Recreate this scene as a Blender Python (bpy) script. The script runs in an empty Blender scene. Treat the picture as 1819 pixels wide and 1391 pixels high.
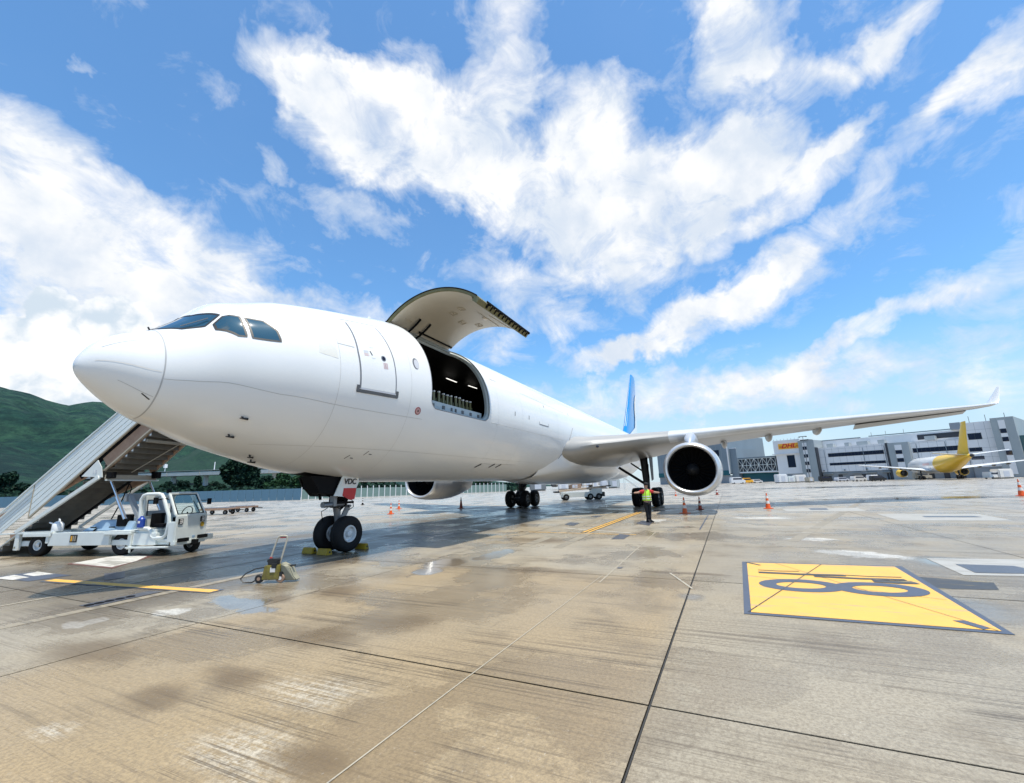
import bpy, bmesh, math, random
import numpy as np
from mathutils import Vector, Matrix
random.seed(7)
rnd = random.Random(11)
PI = math.pi
R_ = math.radians
sc = bpy.context.scene
COL = sc.collection

# ------------------------------------------------------------------ camera
CX, CY, CH = -3.521, -11.001, 1.806
YAW, PITCH, ROLL, FPX = R_(25.679), R_(12.309), R_(-1.624), 768.24
_f = Vector((math.cos(YAW)*math.cos(PITCH), math.sin(YAW)*math.cos(PITCH), math.sin(PITCH)))
_r0 = Vector((math.sin(YAW), -math.cos(YAW), 0)); _u0 = _r0.cross(_f)
_r = _r0*math.cos(ROLL) + _u0*math.sin(ROLL); _u = -_r0*math.sin(ROLL) + _u0*math.cos(ROLL)
CAMP = Vector((CX, CY, CH))
cam_d = bpy.data.cameras.new('camera'); cam = bpy.data.objects.new('camera', cam_d); COL.objects.link(cam)
cam.matrix_world = Matrix(((_r.x, _u.x, -_f.x, CX), (_r.y, _u.y, -_f.y, CY), (_r.z, _u.z, -_f.z, CH), (0, 0, 0, 1)))
cam_d.sensor_width = 36.0; cam_d.lens = 36.0*FPX/1819.0; cam_d.clip_start = 0.1; cam_d.clip_end = 9000
sc.camera = cam

def ray(px, py):
    return (_f*FPX + _r*(px-909.5) - _u*(py-695.5)).normalized()
def gp(px, py, z=0.0):
    """the point of the level z that is seen in that direction"""
    d = ray(px, py); t = (z-CH)/d.z; return CAMP + d*t
FW = Vector((math.cos(YAW), math.sin(YAW), 0)); RT = Vector((math.sin(YAW), -math.cos(YAW), 0))
def pl(right, depth, z=0.0):
    """plan position: metres to the right of / ahead of the viewpoint"""
    return Vector((CX, CY, 0)) + RT*right + FW*depth + Vector((0, 0, z))

# ------------------------------------------------------------------ world, sun, exposure
SUN_EL, SHX, SHY = 75.0, 0.08, 0.25          # a point z metres up throws its shadow to (+SHX*z, +SHY*z)
sun_dir = Vector((-SHX, -SHY, 1)).normalized()   # towards the sun
SUN_EL = math.asin(sun_dir.z)
sc.view_settings.view_transform = 'Standard'; sc.view_settings.look = 'None'
sc.view_settings.exposure = 0.17; sc.view_settings.gamma = 1.0; sc.view_settings.use_curve_mapping = False
sd = bpy.data.lights.new('sun', 'SUN'); sd.energy = 5.0; sd.angle = R_(0.55); sd.color = (1.0, 0.94, 0.82)
so = bpy.data.objects.new('sun', sd); COL.objects.link(so); so.rotation_euler = sun_dir.to_track_quat('Z', 'Y').to_euler()
so.location = (0, -20, 60)

world = bpy.data.worlds.new('World'); sc.world = world; world.use_nodes = True
WT = world.node_tree; WT.nodes.clear()
class NT:
    """small helper for node trees"""
    def __init__(s, t): s.t = t
    def n(s, typ, **k):
        nd = s.t.nodes.new(typ)
        for a, v in k.items(): setattr(nd, a, v)
        return nd
    def put(s, sock, v):
        if isinstance(v, bpy.types.NodeSocket): s.t.links.new(v, sock)
        elif v is not None: sock.default_value = v
    def math(s, op, a, b=None, c=None, clamp=False):
        nd = s.n('ShaderNodeMath', operation=op, use_clamp=clamp)
        s.put(nd.inputs[0], a)
        if b is not None: s.put(nd.inputs[1], b)
        if c is not None: s.put(nd.inputs[2], c)
        return nd.outputs[0]
    def vec(s, op, a, b=None, scale=None):
        nd = s.n('ShaderNodeVectorMath', operation=op)
        s.put(nd.inputs[0], a)
        if b is not None: s.put(nd.inputs[1], b)
        if scale is not None: s.put(nd.inputs[3], scale)
        return nd.outputs['Value'] if op in ('DOT_PRODUCT', 'LENGTH', 'DISTANCE') else nd.outputs[0]
    def noise(s, v, scale, detail=3, rough=.5, dist=0, out='Fac'):
        nd = s.n('ShaderNodeTexNoise'); s.put(nd.inputs['Vector'], v)
        nd.inputs['Scale'].default_value = scale; nd.inputs['Detail'].default_value = detail
        nd.inputs['Roughness'].default_value = rough; nd.inputs['Distortion'].default_value = dist
        return nd.outputs[out]
    def mix(s, f, a, b, blend='MIX', typ='RGBA'):
        nd = s.n('ShaderNodeMix', data_type=typ, blend_type=blend) if typ == 'RGBA' else s.n('ShaderNodeMix', data_type=typ)
        i = {'RGBA': (0, 6, 7, 2), 'FLOAT': (0, 2, 3, 0)}[typ]
        s.put(nd.inputs[i[0]], f); s.put(nd.inputs[i[1]], a); s.put(nd.inputs[i[2]], b)
        return nd.outputs[i[3]]
    def ramp(s, v, lo, hi, a=0.0, b=1.0, smooth=True):
        nd = s.n('ShaderNodeMapRange', interpolation_type='SMOOTHSTEP' if smooth else 'LINEAR')
        s.put(nd.inputs[0], v)
        for k, x in zip((1, 2, 3, 4), (lo, hi, a, b)): s.put(nd.inputs[k], x)
        return nd.outputs[0]
W = NT(WT)
sky = W.n('ShaderNodeTexSky', sky_type='NISHITA', sun_disc=False)
sky.sun_elevation = SUN_EL; sky.sun_rotation = math.atan2(sun_dir.x, sun_dir.y)
sky.altitude = 0; sky.air_density = 1.0; sky.dust_density = 0.4; sky.ozone_density = 2.5
dirv = W.vec('NORMALIZE', W.n('ShaderNodeTexCoord').outputs['Generated'])
# ragged edges: the direction is pushed about by noise before the cloud masses are read
w1 = W.vec('SUBTRACT', W.noise(dirv, 5.0, 5, .62, out='Color'), (.5, .5, .5))
w2 = W.vec('SUBTRACT', W.noise(dirv, 22.0, 4, .6, out='Color'), (.5, .5, .5))
wd = W.vec('ADD', W.vec('ADD', dirv, W.vec('SCALE', w1, scale=.15)), W.vec('SCALE', w2, scale=.055))
# cloud masses: (px, py, rx, ry, tilt deg, weight) as seen from the viewpoint, turned into directions
CL = [(60, 350, 250, 130, 25, .95), (230, 420, 210, 95, 14, .85), (60, 480, 330, 110, 6, .80), (40, 640, 260, 80, 0, .42), (350, 500, 110, 60, 14, .7), (95, 560, 70, 60, 0, .8),
      (215, 570, 62, 62, 0, 1.15), (330, 600, 180, 70, 0, .7), (520, 560, 260, 44, 6, .7), (475, 300, 34, 24, 40, .62), (140, 135, 34, 12, 15, .55), (440, 560, 90, 50, 0, .5),
      (540, 150, 105, 62, 20, 1.0), (640, 230, 120, 78, 24, 1.05), (760, 260, 150, 95, 20, 1.1), (800, 170, 130, 75, 8, .9), (900, 60, 66, 110, 8, .85), (930, 150, 60, 60, 0, .8), (910, 330, 150, 75, 24, 1.05),
      (1060, 215, 85, 72, 10, .95), (1080, 340, 170, 90, 14, .95), (1240, 330, 150, 70, -24, .85), (1350, 270, 75, 80, -30, .8), (640, 385, 95, 40, 16, .75), (1090, 460, 110, 72, 14, 1.1), (1250, 420, 110, 45, -18, .75),
      (1300, 90, 75, 95, 24, 1.1), (1400, 140, 85, 45, 18, .85), (1265, 30, 60, 50, 0, .7), (1545, 75, 36, 78, 22, .75), (1440, 330, 130, 38, -42, .60), (1500, 250, 70, 26, -40, .6),
      (1660, 220, 140, 42, -46, .52), (1740, 120, 110, 34, -52, .52), (1790, 150, 40, 60, 20, .6), (1390, 470, 190, 40, -31, .66), (1250, 570, 170, 40, -24, .95), (1120, 628, 110, 24, -4, .75),
      (1690, 510, 250, 46, -27, .46), (1530, 600, 150, 28, -28, .55), (1480, 660, 260, 40, -4, .60), (1150, 700, 280, 36, 0, .6), (900, 500, 110, 45, 10, .55), (990, 560, 60, 28, 0, .42), (830, 620, 120, 40, 0, .45), (1400, 715, 300, 40, -3, .35)]
dens = None
for (px, py, rx, ry, tl, wt) in CL:
    if not wt: continue
    c = ray(px, py); a = (ray(px+60*math.cos(R_(tl)), py+60*math.sin(R_(tl))) - c).normalized(); b = c.cross(a).normalized()
    k = max(.35, c.dot(_f)); ra = rx/FPX*k**1.3; rb = ry/FPX*k**1.3
    uu = W.vec('DOT_PRODUCT', wd, tuple(a/ra)); uo = c.dot(a)/ra
    vv = W.vec('DOT_PRODUCT', wd, tuple(b/rb))
    u1 = W.math('SUBTRACT', uu, uo)
    r2 = W.math('MULTIPLY_ADD', vv, vv, W.math('MULTIPLY', u1, u1))
    m = W.math('SUBTRACT', 1.0, W.math('MULTIPLY', r2, .62), clamp=True)
    if abs(c.z) < 2:   # only on the side of the sky the mass is on
        m = W.math('MULTIPLY', m, W.ramp(W.vec('DOT_PRODUCT', dirv, tuple(c)), 0.1, .4))
    dens = W.math('MULTIPLY', m, wt) if dens is None else W.math('MULTIPLY_ADD', m, wt, dens)
# the rest of the sky carries similar broken cloud
behind = W.ramp(W.vec('DOT_PRODUCT', dirv, tuple(_f)), .62, .35)
cover = W.math('MULTIPLY', W.ramp(W.noise(W.vec('MULTIPLY', dirv, (1, 1, 1.5)), 2.1, 2), .54, .70), behind)
dens = W.math('MULTIPLY_ADD', cover, .95, dens)
sep = W.n('ShaderNodeSeparateXYZ'); W.put(sep.inputs[0], dirv)
den = W.math('ADD', W.math('MAXIMUM', sep.outputs[2], 0.0), .22)
flat = W.n('ShaderNodeCombineXYZ'); W.put(flat.inputs[0], W.math('DIVIDE', sep.outputs[0], den)); W.put(flat.inputs[1], W.math('DIVIDE', sep.outputs[1], den))
fl = W.n('ShaderNodeMapping'); W.put(fl.inputs[0], flat.outputs[0]); fl.inputs['Rotation'].default_value = (0, 0, R_(-28)); fl.inputs['Scale'].default_value = (1.0, 1.6, 1)
fb1 = W.noise(fl.outputs[0], 3.0, 9, .62, .5)
fb2 = W.noise(W.vec('MULTIPLY', dirv, (1, 1, 1.35)), 9.0, 10, .64, .6)
fb = W.math('ADD', W.math('MULTIPLY', W.math('SUBTRACT', fb1, .5), 1.0), W.math('MULTIPLY', W.math('SUBTRACT', fb2, .5), 2.1))
dd_ = W.math('ADD', W.math('MINIMUM', dens, 1.0), fb)
alpha = W.ramp(dd_, .04, 1.0, 0, 1, smooth=False)
veil = W.ramp(sep.outputs[2], .34, .0, .02, .22)     # thin bright haze low over the horizon
alpha2 = W.math('MAXIMUM', alpha, veil)
shade = W.ramp(W.math('ADD', W.noise(W.vec('ADD', dirv, (0, 0, .02)), 9.0, 5, .55), W.math('MULTIPLY', W.math('SUBTRACT', dd_, 1.0), .10)), .33, .66)
ccol = W.mix(shade, (4.3, 4.8, 5.5, 1), (6.1, 6.15, 6.2, 1))
skyc = W.mix(1.0, sky.outputs[0], (0.74, 1.14, 1.32, 1), 'MULTIPLY')
hz = W.ramp(sep.outputs[2], .30, .0, 0, .78)
skyc = W.mix(hz, skyc, (3.6, 4.30, 4.95, 1))
wcol = W.mix(alpha2, skyc, ccol)
# heaped cumulus low on the left
w3 = W.vec('ADD', dirv, W.vec('SCALE', W.vec('SUBTRACT', W.noise(dirv, 16.0, 4, .6, out='Color'), (.5, .5, .5)), scale=.035))
cu = None
for (px, py, rx, ry) in ((215, 575, 68, 74), (150, 625, 62, 66), (95, 560, 52, 70), (30, 620, 95, 74), (255, 650, 66, 60), (60, 690, 150, 60), (160, 690, 110, 50), (-60, 640, 120, 90), (330, 690, 90, 40)):
    c = ray(px, py); a = (ray(px+40, py) - c).normalized(); b = c.cross(a).normalized(); k = max(.35, c.dot(_f)); ra = rx/FPX*k**1.3; rb = ry/FPX*k**1.3
    u1 = W.math('SUBTRACT', W.vec('DOT_PRODUCT', w3, tuple(a/ra)), c.dot(a)/ra); vv = W.math('SUBTRACT', W.vec('DOT_PRODUCT', w3, tuple(b/rb)), c.dot(b)/rb)
    m = W.math('SUBTRACT', 1.0, W.math('MULTIPLY_ADD', vv, vv, W.math('MULTIPLY', u1, u1)), clamp=True)
    m = W.math('MULTIPLY', m, W.ramp(W.vec('DOT_PRODUCT', dirv, tuple(c)), .3, .6))
    cu = m if cu is None else W.math('MAXIMUM', cu, m)
def vor(sca, sm=.5):
    v_ = W.n('ShaderNodeTexVoronoi', feature='F1'); W.put(v_.inputs['Vector'], w3); v_.inputs['Scale'].default_value = sca
    return v_.outputs['Distance']
bil = W.math('ADD', W.math('MULTIPLY', W.math('SUBTRACT', .5, vor(16.0)), .55), W.math('MULTIPLY', W.math('SUBTRACT', .5, vor(38.0)), .38))
bil = W.math('ADD', bil, W.math('MULTIPLY', W.math('SUBTRACT', W.noise(w3, 60, 5, .6), .5), .3))
cd_ = W.math('ADD', cu, bil)
ca = W.math('MULTIPLY', W.ramp(cd_, .26, .40), W.ramp(cu, .0, .05))
cs = W.ramp(W.math('ADD', W.noise(W.vec('ADD', w3, (0, 0, .03)), 10.0, 5, .55), W.math('MULTIPLY', bil, .45)), .36, .60)
wcol = W.mix(ca, wcol, W.mix(cs, (4.0, 4.65, 5.3, 1), (6.5, 6.5, 6.5, 1)))
bg = W.n('ShaderNodeBackground'); W.put(bg.inputs[0], wcol); bg.inputs[1].default_value = 0.15
wo = W.n('ShaderNodeOutputWorld'); W.put(wo.inputs[0], bg.outputs[0])
world.cycles.sampling_method = 'MANUAL'; world.cycles.sample_map_resolution = 512

# ------------------------------------------------------------------ materials
def mat(name, col, rough=.5, metal=0., spec=.5, coat=0., bump=None, var=None, emis=None, spot=None, alpha=None):
    """plain surface with slight colour variation, dirt and fine relief"""
    m = bpy.data.materials.new(name); m.use_nodes = True; t = NT(m.node_tree)
    b = m.node_tree.nodes['Principled BSDF']; c4 = (*col, 1)
    b.inputs['Roughness'].default_value = rough; b.inputs['Metallic'].default_value = metal
    b.inputs['Specular IOR Level'].default_value = spec; b.inputs['Coat Weight'].default_value = coat
    b.inputs['Coat Roughness'].default_value = .06
    pos = t.n('ShaderNodeTexCoord').outputs['Object']
    base = c4
    if var:
        sca, amt, dark = var
        f = t.ramp(t.noise(pos, sca, 5, .6), .3, .75)
        base = t.mix(t.math('MULTIPLY', f, amt), c4, (*dark, 1))
    if spot:
        sca, lo, dark = spot
        f = t.ramp(t.noise(pos, sca, 6, .65), lo, lo+.12)
        base = t.mix(f, base, (*dark, 1))
    t.put(b.inputs['Base Color'], base)
    if bump:
        bn = t.n('ShaderNodeBump'); bn.inputs['Strength'].default_value = bump[1]; bn.inputs['Distance'].default_value = .02
        t.put(bn.inputs['Height'], t.noise(pos, bump[0], 4, .6)); t.put(b.inputs['Normal'], bn.outputs[0])
    if emis: b.inputs['Emission Color'].default_value = (*emis[0], 1); b.inputs['Emission Strength'].default_value = emis[1]
    return m
M = {}
M['white_skin'] = mat('white_aircraft_paint', (.77, .78, .78), .25, coat=.35, var=(.35, .18, (.66, .65, .62)), spot=(.22, .64, (.70, .69, .665)))
M['white_in'] = mat('cream_lining', (.50, .465, .39), .5, var=(.8, .4, (.36, .34, .28)))
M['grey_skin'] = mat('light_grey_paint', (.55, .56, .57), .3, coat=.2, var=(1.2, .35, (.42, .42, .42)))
M['wing_grey'] = mat('wing_grey_paint', (.32, .315, .30), .33, coat=.15, var=(.6, .4, (.38, .37, .35)))
M['dark_grey'] = mat('dark_grey_paint', (.10, .105, .115), .4, var=(3, .5, (.05, .05, .05)))
M['seam'] = mat('panel_seam', (.42, .42, .42), .5)
M['seam_dark'] = mat('door_seam', (.16, .17, .19), .5)
M['black'] = mat('matt_black', (.007, .007, .008), .8, spec=.15)
M['blackish'] = mat('black_steel', (.014, .015, .017), .5, metal=.1, var=(6, .5, (.05, .048, .045)))
M['rubber'] = mat('tyre_rubber', (.009, .009, .010), .75, spec=.25, bump=(40, .3), var=(3, .5, (.022, .021, .02)))
M['glass'] = mat('cockpit_glass', (.012, .055, .085), .04, spec=.9, coat=1.0)
M['glass_dark'] = mat('dark_window_glass', (.015, .02, .045), .08, spec=.7)
M['chrome'] = mat('bare_metal', (.72, .72, .73), .18, metal=1.0)
M['steel'] = mat('grey_steel', (.22, .23, .24), .4, metal=.5, var=(5, .5, (.2, .2, .2)))
M['lip'] = mat('polished_lip', (.62, .64, .66), .32, metal=.6, var=(2, .3, (.6, .6, .6)))
M['blue_fin'] = mat('blue_tail_paint', (.005, .24, .60), .3, coat=.4)
M['yellow'] = mat('yellow_paint', (.80, .50, .01), .4, coat=.2, var=(.6, .35, (.66, .38, .02)))
M['dirty_yellow'] = mat('worn_yellow_rubber', (.42, .27, .01), .6, var=(6, .7, (.2, .13, .02)))
M['red'] = mat('red_paint', (.50, .02, .02), .45, var=(8, .4, (.3, .02, .02)))
M['orange'] = mat('cone_orange', (.80, .13, .02), .5, var=(9, .4, (.55, .09, .02)))
M['orange_dark'] = mat('faded_cone_orange', (.33, .05, .025), .6, var=(9, .5, (.2, .04, .02)))
M['refl_white'] = mat('cone_white', (.75, .72, .68), .4)
M['gse_white'] = mat('vehicle_white', (.72, .76, .74), .35, coat=.2, var=(2.5, .35, (.55, .56, .52)), spot=(5, .68, (.38, .33, .26)))
M['plank_white'] = mat('stair_panel_white', (.70, .76, .76), .4, var=(1.5, .3, (.58, .61, .59)), spot=(4, .70, (.45, .40, .34)))
M['beige'] = mat('stair_beige', (.46, .42, .34), .5, var=(3, .5, (.30, .26, .2)))
M['rust'] = mat('rusty_beige', (.38, .25, .17), .6, var=(4, .6, (.24, .13, .08)))
M['stair_under'] = mat('stair_underside', (.16, .15, .125), .6, var=(3, .6, (.09, .08, .07)))
M['hood'] = mat('blue_grey_hood', (.28, .40, .52), .3, coat=.3, var=(2, .3, (.2, .29, .38)))
M['olive'] = mat('olive_metal', (.17, .16, .07), .5, var=(5, .6, (.09, .085, .04)))
M['pump'] = mat('worn_pump_paint', (.22, .19, .035), .55, var=(12, .7, (.10, .07, .03)), bump=(30, .3))
M['pump_grey'] = mat('pale_pump_cowl', (.27, .26, .19), .5, var=(9, .5, (.3, .28, .2)))
M['sill_blue'] = mat('door_sill_blue_grey', (.44, .50, .52), .4, var=(3, .3, (.25, .3, .33)))
M['blue_can'] = mat('blue_plastic', (.02, .06, .33), .35)
M['white_plastic'] = mat('white_plastic', (.78, .79, .80), .35)
M['lime'] = mat('hi_vis_lime', (.45, .85, .06), .7, bump=(60, .3))
M['lime2'] = mat('hi_vis_orange', (.85, .55, .12), .7)
M['silver_tape'] = mat('reflective_tape', (.75, .80, .75), .3)
M['red_cloth'] = mat('red_shirt', (.42, .02, .02), .8)
M['black_cloth'] = mat('black_trousers', (.012, .012, .013), .85)
M['skin'] = mat('skin', (.42, .24, .16), .6)
M['hair'] = mat('black_hair', (.01, .009, .008), .6)
M['lamp'] = mat('lit_strip', (.9, .9, .9), .4, emis=((1, .97, .9), 1.3))
M['bwhite'] = mat('white_cladding', (.76, .76, .76), .55, var=(.12, .3, (.58, .60, .63)))
M['bgrey'] = mat('grey_cladding', (.34, .38, .39), .5, var=(.12, .4, (.24, .28, .31)))
M['bgrey2'] = mat('blue_grey_cladding', (.20, .25, .29), .5, var=(.12, .4, (.15, .19, .22)))
M['bbase'] = mat('grey_base_wall', (.26, .29, .32), .6, var=(.3, .4, (.18, .2, .22)))
M['bdark'] = mat('dark_opening', (.03, .035, .045), .5)
M['teal_glass'] = mat('teal_glass', (.03, .12, .15), .12, spec=.7)
M['blue_panel'] = mat('blue_steel_panel', (.10, .20, .28), .5, var=(1.4, .4, (.09, .18, .27)))
M['fence_green'] = mat('green_mesh_fence', (.16, .24, .22), .6, var=(1.2, .4, (.1, .16, .14)))
M['concrete_far'] = mat('viaduct_concrete', (.42, .45, .45), .7, var=(.4, .4, (.32, .34, .33)))
M['sign_yellow'] = mat('sign_yellow', (.85, .42, .03), .5)
M['sign_red'] = mat('sign_red', (.55, .02, .02), .5)
M['ink'] = mat('black_ink', (.015, .015, .016), .5)
M['bark'] = mat('bark', (.07, .055, .04), .8)
M['pale_red'] = mat('pale_red_print', (.62, .42, .40), .4)
M['pale_grey'] = mat('pale_grey_print', (.55, .57, .62), .4)
M['purple'] = mat('red_ring', (.26, .05, .06), .4)
M['pink'] = mat('pink_disc', (.50, .28, .27), .4)

def leafmat(name, a, b, sca):
    m = bpy.data.materials.new(name); m.use_nodes = True; t = NT(m.node_tree); bs = m.node_tree.nodes['Principled BSDF']
    pos = t.n('ShaderNodeNewGeometry').outputs['Position']
    f = t.ramp(t.noise(pos, sca, 8, .68), .34, .66); f2 = t.ramp(t.noise(pos, sca*6, 4, .6), .3, .7)
    c = t.mix(f, (*a, 1), (*b, 1)); c = t.mix(t.math('MULTIPLY', f2, .45), c, (a[0]*.45, a[1]*.5, a[2]*.5, 1))
    t.put(bs.inputs['Base Color'], c); bs.inputs['Roughness'].default_value = .75; bs.inputs['Specular IOR Level'].default_value = .15
    return m, t, bs, c, pos
M['leaf'] = leafmat('dark_foliage', (.008, .028, .022), (.018, .055, .030), .35)[0]
M['leaf2'] = leafmat('green_foliage', (.012, .045, .022), (.03, .085, .03), .35)[0]
hm, t, bs, c, pos = leafmat('hill_scrub', (.012, .058, .050), (.048, .130, .078), .018)
rk = t.ramp(t.noise(pos, .013, 10, .75), .66, .70); cr = t.ramp(t.noise(pos, .085, 5, .7), .42, .60); c = t.mix(t.math('MULTIPLY', cr, .62), c, (.006, .026, .030, 1)); c2 = t.mix(rk, c, (.34, .38, .37, 1))
pth = t.ramp(t.noise(pos, .006, 6, .7, 1.0), .62, .68); c2 = t.mix(t.math('MULTIPLY', pth, .4), c2, (.05, .12, .08, 1))
t.put(bs.inputs['Base Color'], c2)
bn = t.n('ShaderNodeBump'); bn.inputs['Strength'].default_value = .9; bn.inputs['Distance'].default_value = 16
t.put(bn.inputs['Height'], t.noise(pos, .05, 9, .78)); t.put(bs.inputs['Normal'], bn.outputs[0]); M['hill'] = hm

# ---- concrete apron
SX0, SDX, SY0, SDY = .60, 5.05, -3.90, 6.30
def concrete():
    m = bpy.data.materials.new('wet_concrete'); m.use_nodes = True; t = NT(m.node_tree); bs = m.node_tree.nodes['Principled BSDF']
    P = t.n('ShaderNodeNewGeometry').outputs['Position']
    sp = t.n('ShaderNodeSeparateXYZ'); t.put(sp.inputs[0], P); X, Y = sp.outputs[0], sp.outputs[1]
    dist = t.vec('DISTANCE', P, (CX, CY, 0))
    # tint of each cast bay
    ix = t.math('FLOOR', t.math('DIVIDE', t.math('SUBTRACT', X, SX0), SDX)); iy = t.math('FLOOR', t.math('DIVIDE', t.math('SUBTRACT', Y, SY0), SDY))
    cb = t.n('ShaderNodeCombineXYZ'); t.put(cb.inputs[0], ix); t.put(cb.inputs[1], iy)
    wn = t.n('ShaderNodeTexWhiteNoise'); t.put(wn.inputs['Vector'], cb.outputs[0]); bay = wn.outputs['Value']
    big = t.noise(P, .16, 4, .55); med = t.noise(P, .9, 5, .6, .3)
    col = t.mix(t.ramp(big, .35, .66), (.370, .295, .185, 1), (.385, .340, .260, 1))
    # the pours nearest the viewer are browner and wetter than those under the port wing
    nearb = t.math('MULTIPLY', t.ramp(X, 6.1, 5.3), t.ramp(Y, -10.5, -9.9))
    nearb = t.math('MULTIPLY', nearb, t.ramp(Y, -3.6, -4.3))
    col = t.mix(t.math('MULTIPLY', nearb, .55), col, (.365, .255, .128, 1))
    right = t.ramp(Y, -9.9, -10.5); col = t.mix(t.math('MULTIPLY', right, .55), col, (.355, .310, .232, 1))
    far = t.ramp(dist, 14, 55); col = t.mix(t.math('MULTIPLY', far, .8), col, (.53, .505, .455, 1))  # distant ground paled in the colour, standing in for reflected cloud
    col = t.mix(t.math('MULTIPLY', bay, .30), col, (.235, .21, .165, 1))
    # mottled damp patches
    damp = t.ramp(med, .50, .70); col = t.mix(t.math('MULTIPLY', damp, .45), col, (.15, .112, .07, 1))
    # brushed streaks run across the bays (along Y)
    mp = t.n('ShaderNodeMapping'); t.put(mp.inputs[0], P); mp.inputs['Scale'].default_value = (5.5, .22, 1)
    st = t.noise(mp.outputs[0], 1.0, 6, .68, .25)
    col = t.mix(t.ramp(st, .57, .69, 0, .42), col, (.105, .078, .05, 1))
    mp2 = t.n('ShaderNodeMapping'); t.put(mp2.inputs[0], P); mp2.inputs['Scale'].default_value = (26, .6, 1)
    st2 = t.noise(mp2.outputs[0], 1.0, 4, .6)
    col = t.mix(t.ramp(st2, .55, .70, 0, .40), col, (.12, .09, .06, 1))
    # long wind-blown marks farther off run with the view
    mp3 = t.n('ShaderNodeMapping'); t.put(mp3.inputs[0], P); mp3.inputs['Rotation'].default_value = (0, 0, R_(62)); mp3.inputs['Scale'].default_value = (.10, .8, 1)
    st3 = t.noise(mp3.outputs[0], 1.0, 5, .6)
    col = t.mix(t.math('MULTIPLY', t.ramp(st3, .58, .70, 0, .55), t.ramp(dist, 9, 16)), col, (.20, .19, .18, 1))
    # glint of the wet ground, painted in as paler patches
    def blob(cx, cy, rx, ry, rot=0, soft=.35, nz=.9):
        mpb = t.n('ShaderNodeMapping', vector_type='TEXTURE'); t.put(mpb.inputs[0], t.vec('ADD', P, t.vec('SCALE', t.vec('SUBTRACT', t.noise(P, 1.3, 5, .65, out='Color'), (.5, .5, .5)), scale=nz)))
        mpb.inputs['Location'].default_value = (cx, cy, 0); mpb.inputs['Rotation'].default_value = (0, 0, R_(rot)); mpb.inputs['Scale'].default_value = (rx, ry, 1000)
        return t.ramp(t.vec('LENGTH', mpb.outputs[0]), 1.0, 1.0-soft)
    def union(lst):
        o = None
        for b_ in lst: o = blob(*b_) if o is None else t.math('MAXIMUM', o, blob(*b_))
        return o
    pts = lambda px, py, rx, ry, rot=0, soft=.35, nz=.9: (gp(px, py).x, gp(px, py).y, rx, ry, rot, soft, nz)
    glint = union([pts(440, 1330, .42, .8, 0, .95, 1.0), pts(560, 1230, .45, .9, 10, .95, 1.1), pts(80, 1305, .2, .3, 0, .9, .6)])
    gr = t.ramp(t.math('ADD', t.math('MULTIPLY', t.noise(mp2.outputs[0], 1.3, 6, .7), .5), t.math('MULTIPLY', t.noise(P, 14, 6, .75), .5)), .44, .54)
    col = t.mix(t.math('MULTIPLY', glint, t.math('MULTIPLY', gr, .50)), col, (.70, .65, .54, 1))
    chip = union([pts(128, 1110, .14, .30, 0, .3, .6), pts(165, 1103, .2, .2, 0, .3, .5), pts(300, 1087, .2, .3, 30, .3, .6), pts(1440, 958, .45, .8, 0, .3, 1.1),
                  pts(1540, 985, .5, 1.2, -25, .3, 1.3), pts(1350, 920, .7, 1.3, 0, .3, 1.5), pts(1160, 925, 1.1, .6, 0, .3, 1.5)])
    col = t.mix(t.math('MULTIPLY', chip, .85), col, (.66, .64, .58, 1))
    # stained and wet marks along the joints
    stain = union([pts(160, 1155, .5, 1.1, 8, .7, .8), pts(560, 1130, .5, 1.0, 0, .8, .7), pts(700, 1105, .6, 1.0, 0, .8, .8), pts(600, 1050, .7, .8, 0, .8, .8), pts(1215, 1018, .16, 1.1, 0, .5, .5),
                   pts(930, 1012, .5, 2.0, 0, .7, .8), pts(280, 1240, .35, .5, 0, .8, .4), pts(420, 1200, .3, .6, 0, .8, .4), pts(1680, 1035, .15, .6, 0, .3, .15), pts(490, 1065, .4, .4, 0, .6, .4),
                   pts(560, 1350, .25, .5, 0, .8, .3), pts(960, 960, 1.1, 1.8, 0, .8, 1.4)])
    col = t.mix(t.math('MULTIPLY', stain, .68), col, (.12, .078, .038, 1))
    # water lying in the shade of the jet and along the gutter joint
    pud = union([pts(430, 1072, .32, 1.1, -10, .25, .9), pts(790, 1000, .8, .55, 0, .25, .9), pts(760, 1015, .5, .4, 0, .25, .6), pts(880, 985, 1.2, .35, 0, .3, .9), pts(1720, 1080, 1.1, .8, 0, .8, .5),
                 pts(1700, 1000, 1.0, 1.0, 0, .6, .6), pts(1230, 1060, .3, .25, 0, .7, .3), pts(1480, 865, 10, 22, 20, .7, 9), pts(1620, 885, 4, 12, 20, .7, 5)])
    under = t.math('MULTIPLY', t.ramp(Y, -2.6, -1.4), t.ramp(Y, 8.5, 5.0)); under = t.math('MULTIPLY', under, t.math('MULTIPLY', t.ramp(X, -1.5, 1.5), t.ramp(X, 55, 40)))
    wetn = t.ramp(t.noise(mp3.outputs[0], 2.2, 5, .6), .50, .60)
    shadek = t.math('MULTIPLY', under, .72); col = t.mix(shadek, col, (.062, .057, .048, 1))  # jet's shadow deepened by painting the ground beneath it darker
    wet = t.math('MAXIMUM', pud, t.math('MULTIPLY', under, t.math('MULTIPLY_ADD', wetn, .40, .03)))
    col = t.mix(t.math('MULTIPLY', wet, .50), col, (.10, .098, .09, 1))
    fine = t.noise(P, 30, 9, .82); col = t.mix(t.ramp(fine, .42, .60, .0, .50), col, (.13, .10, .07, 1))
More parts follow.
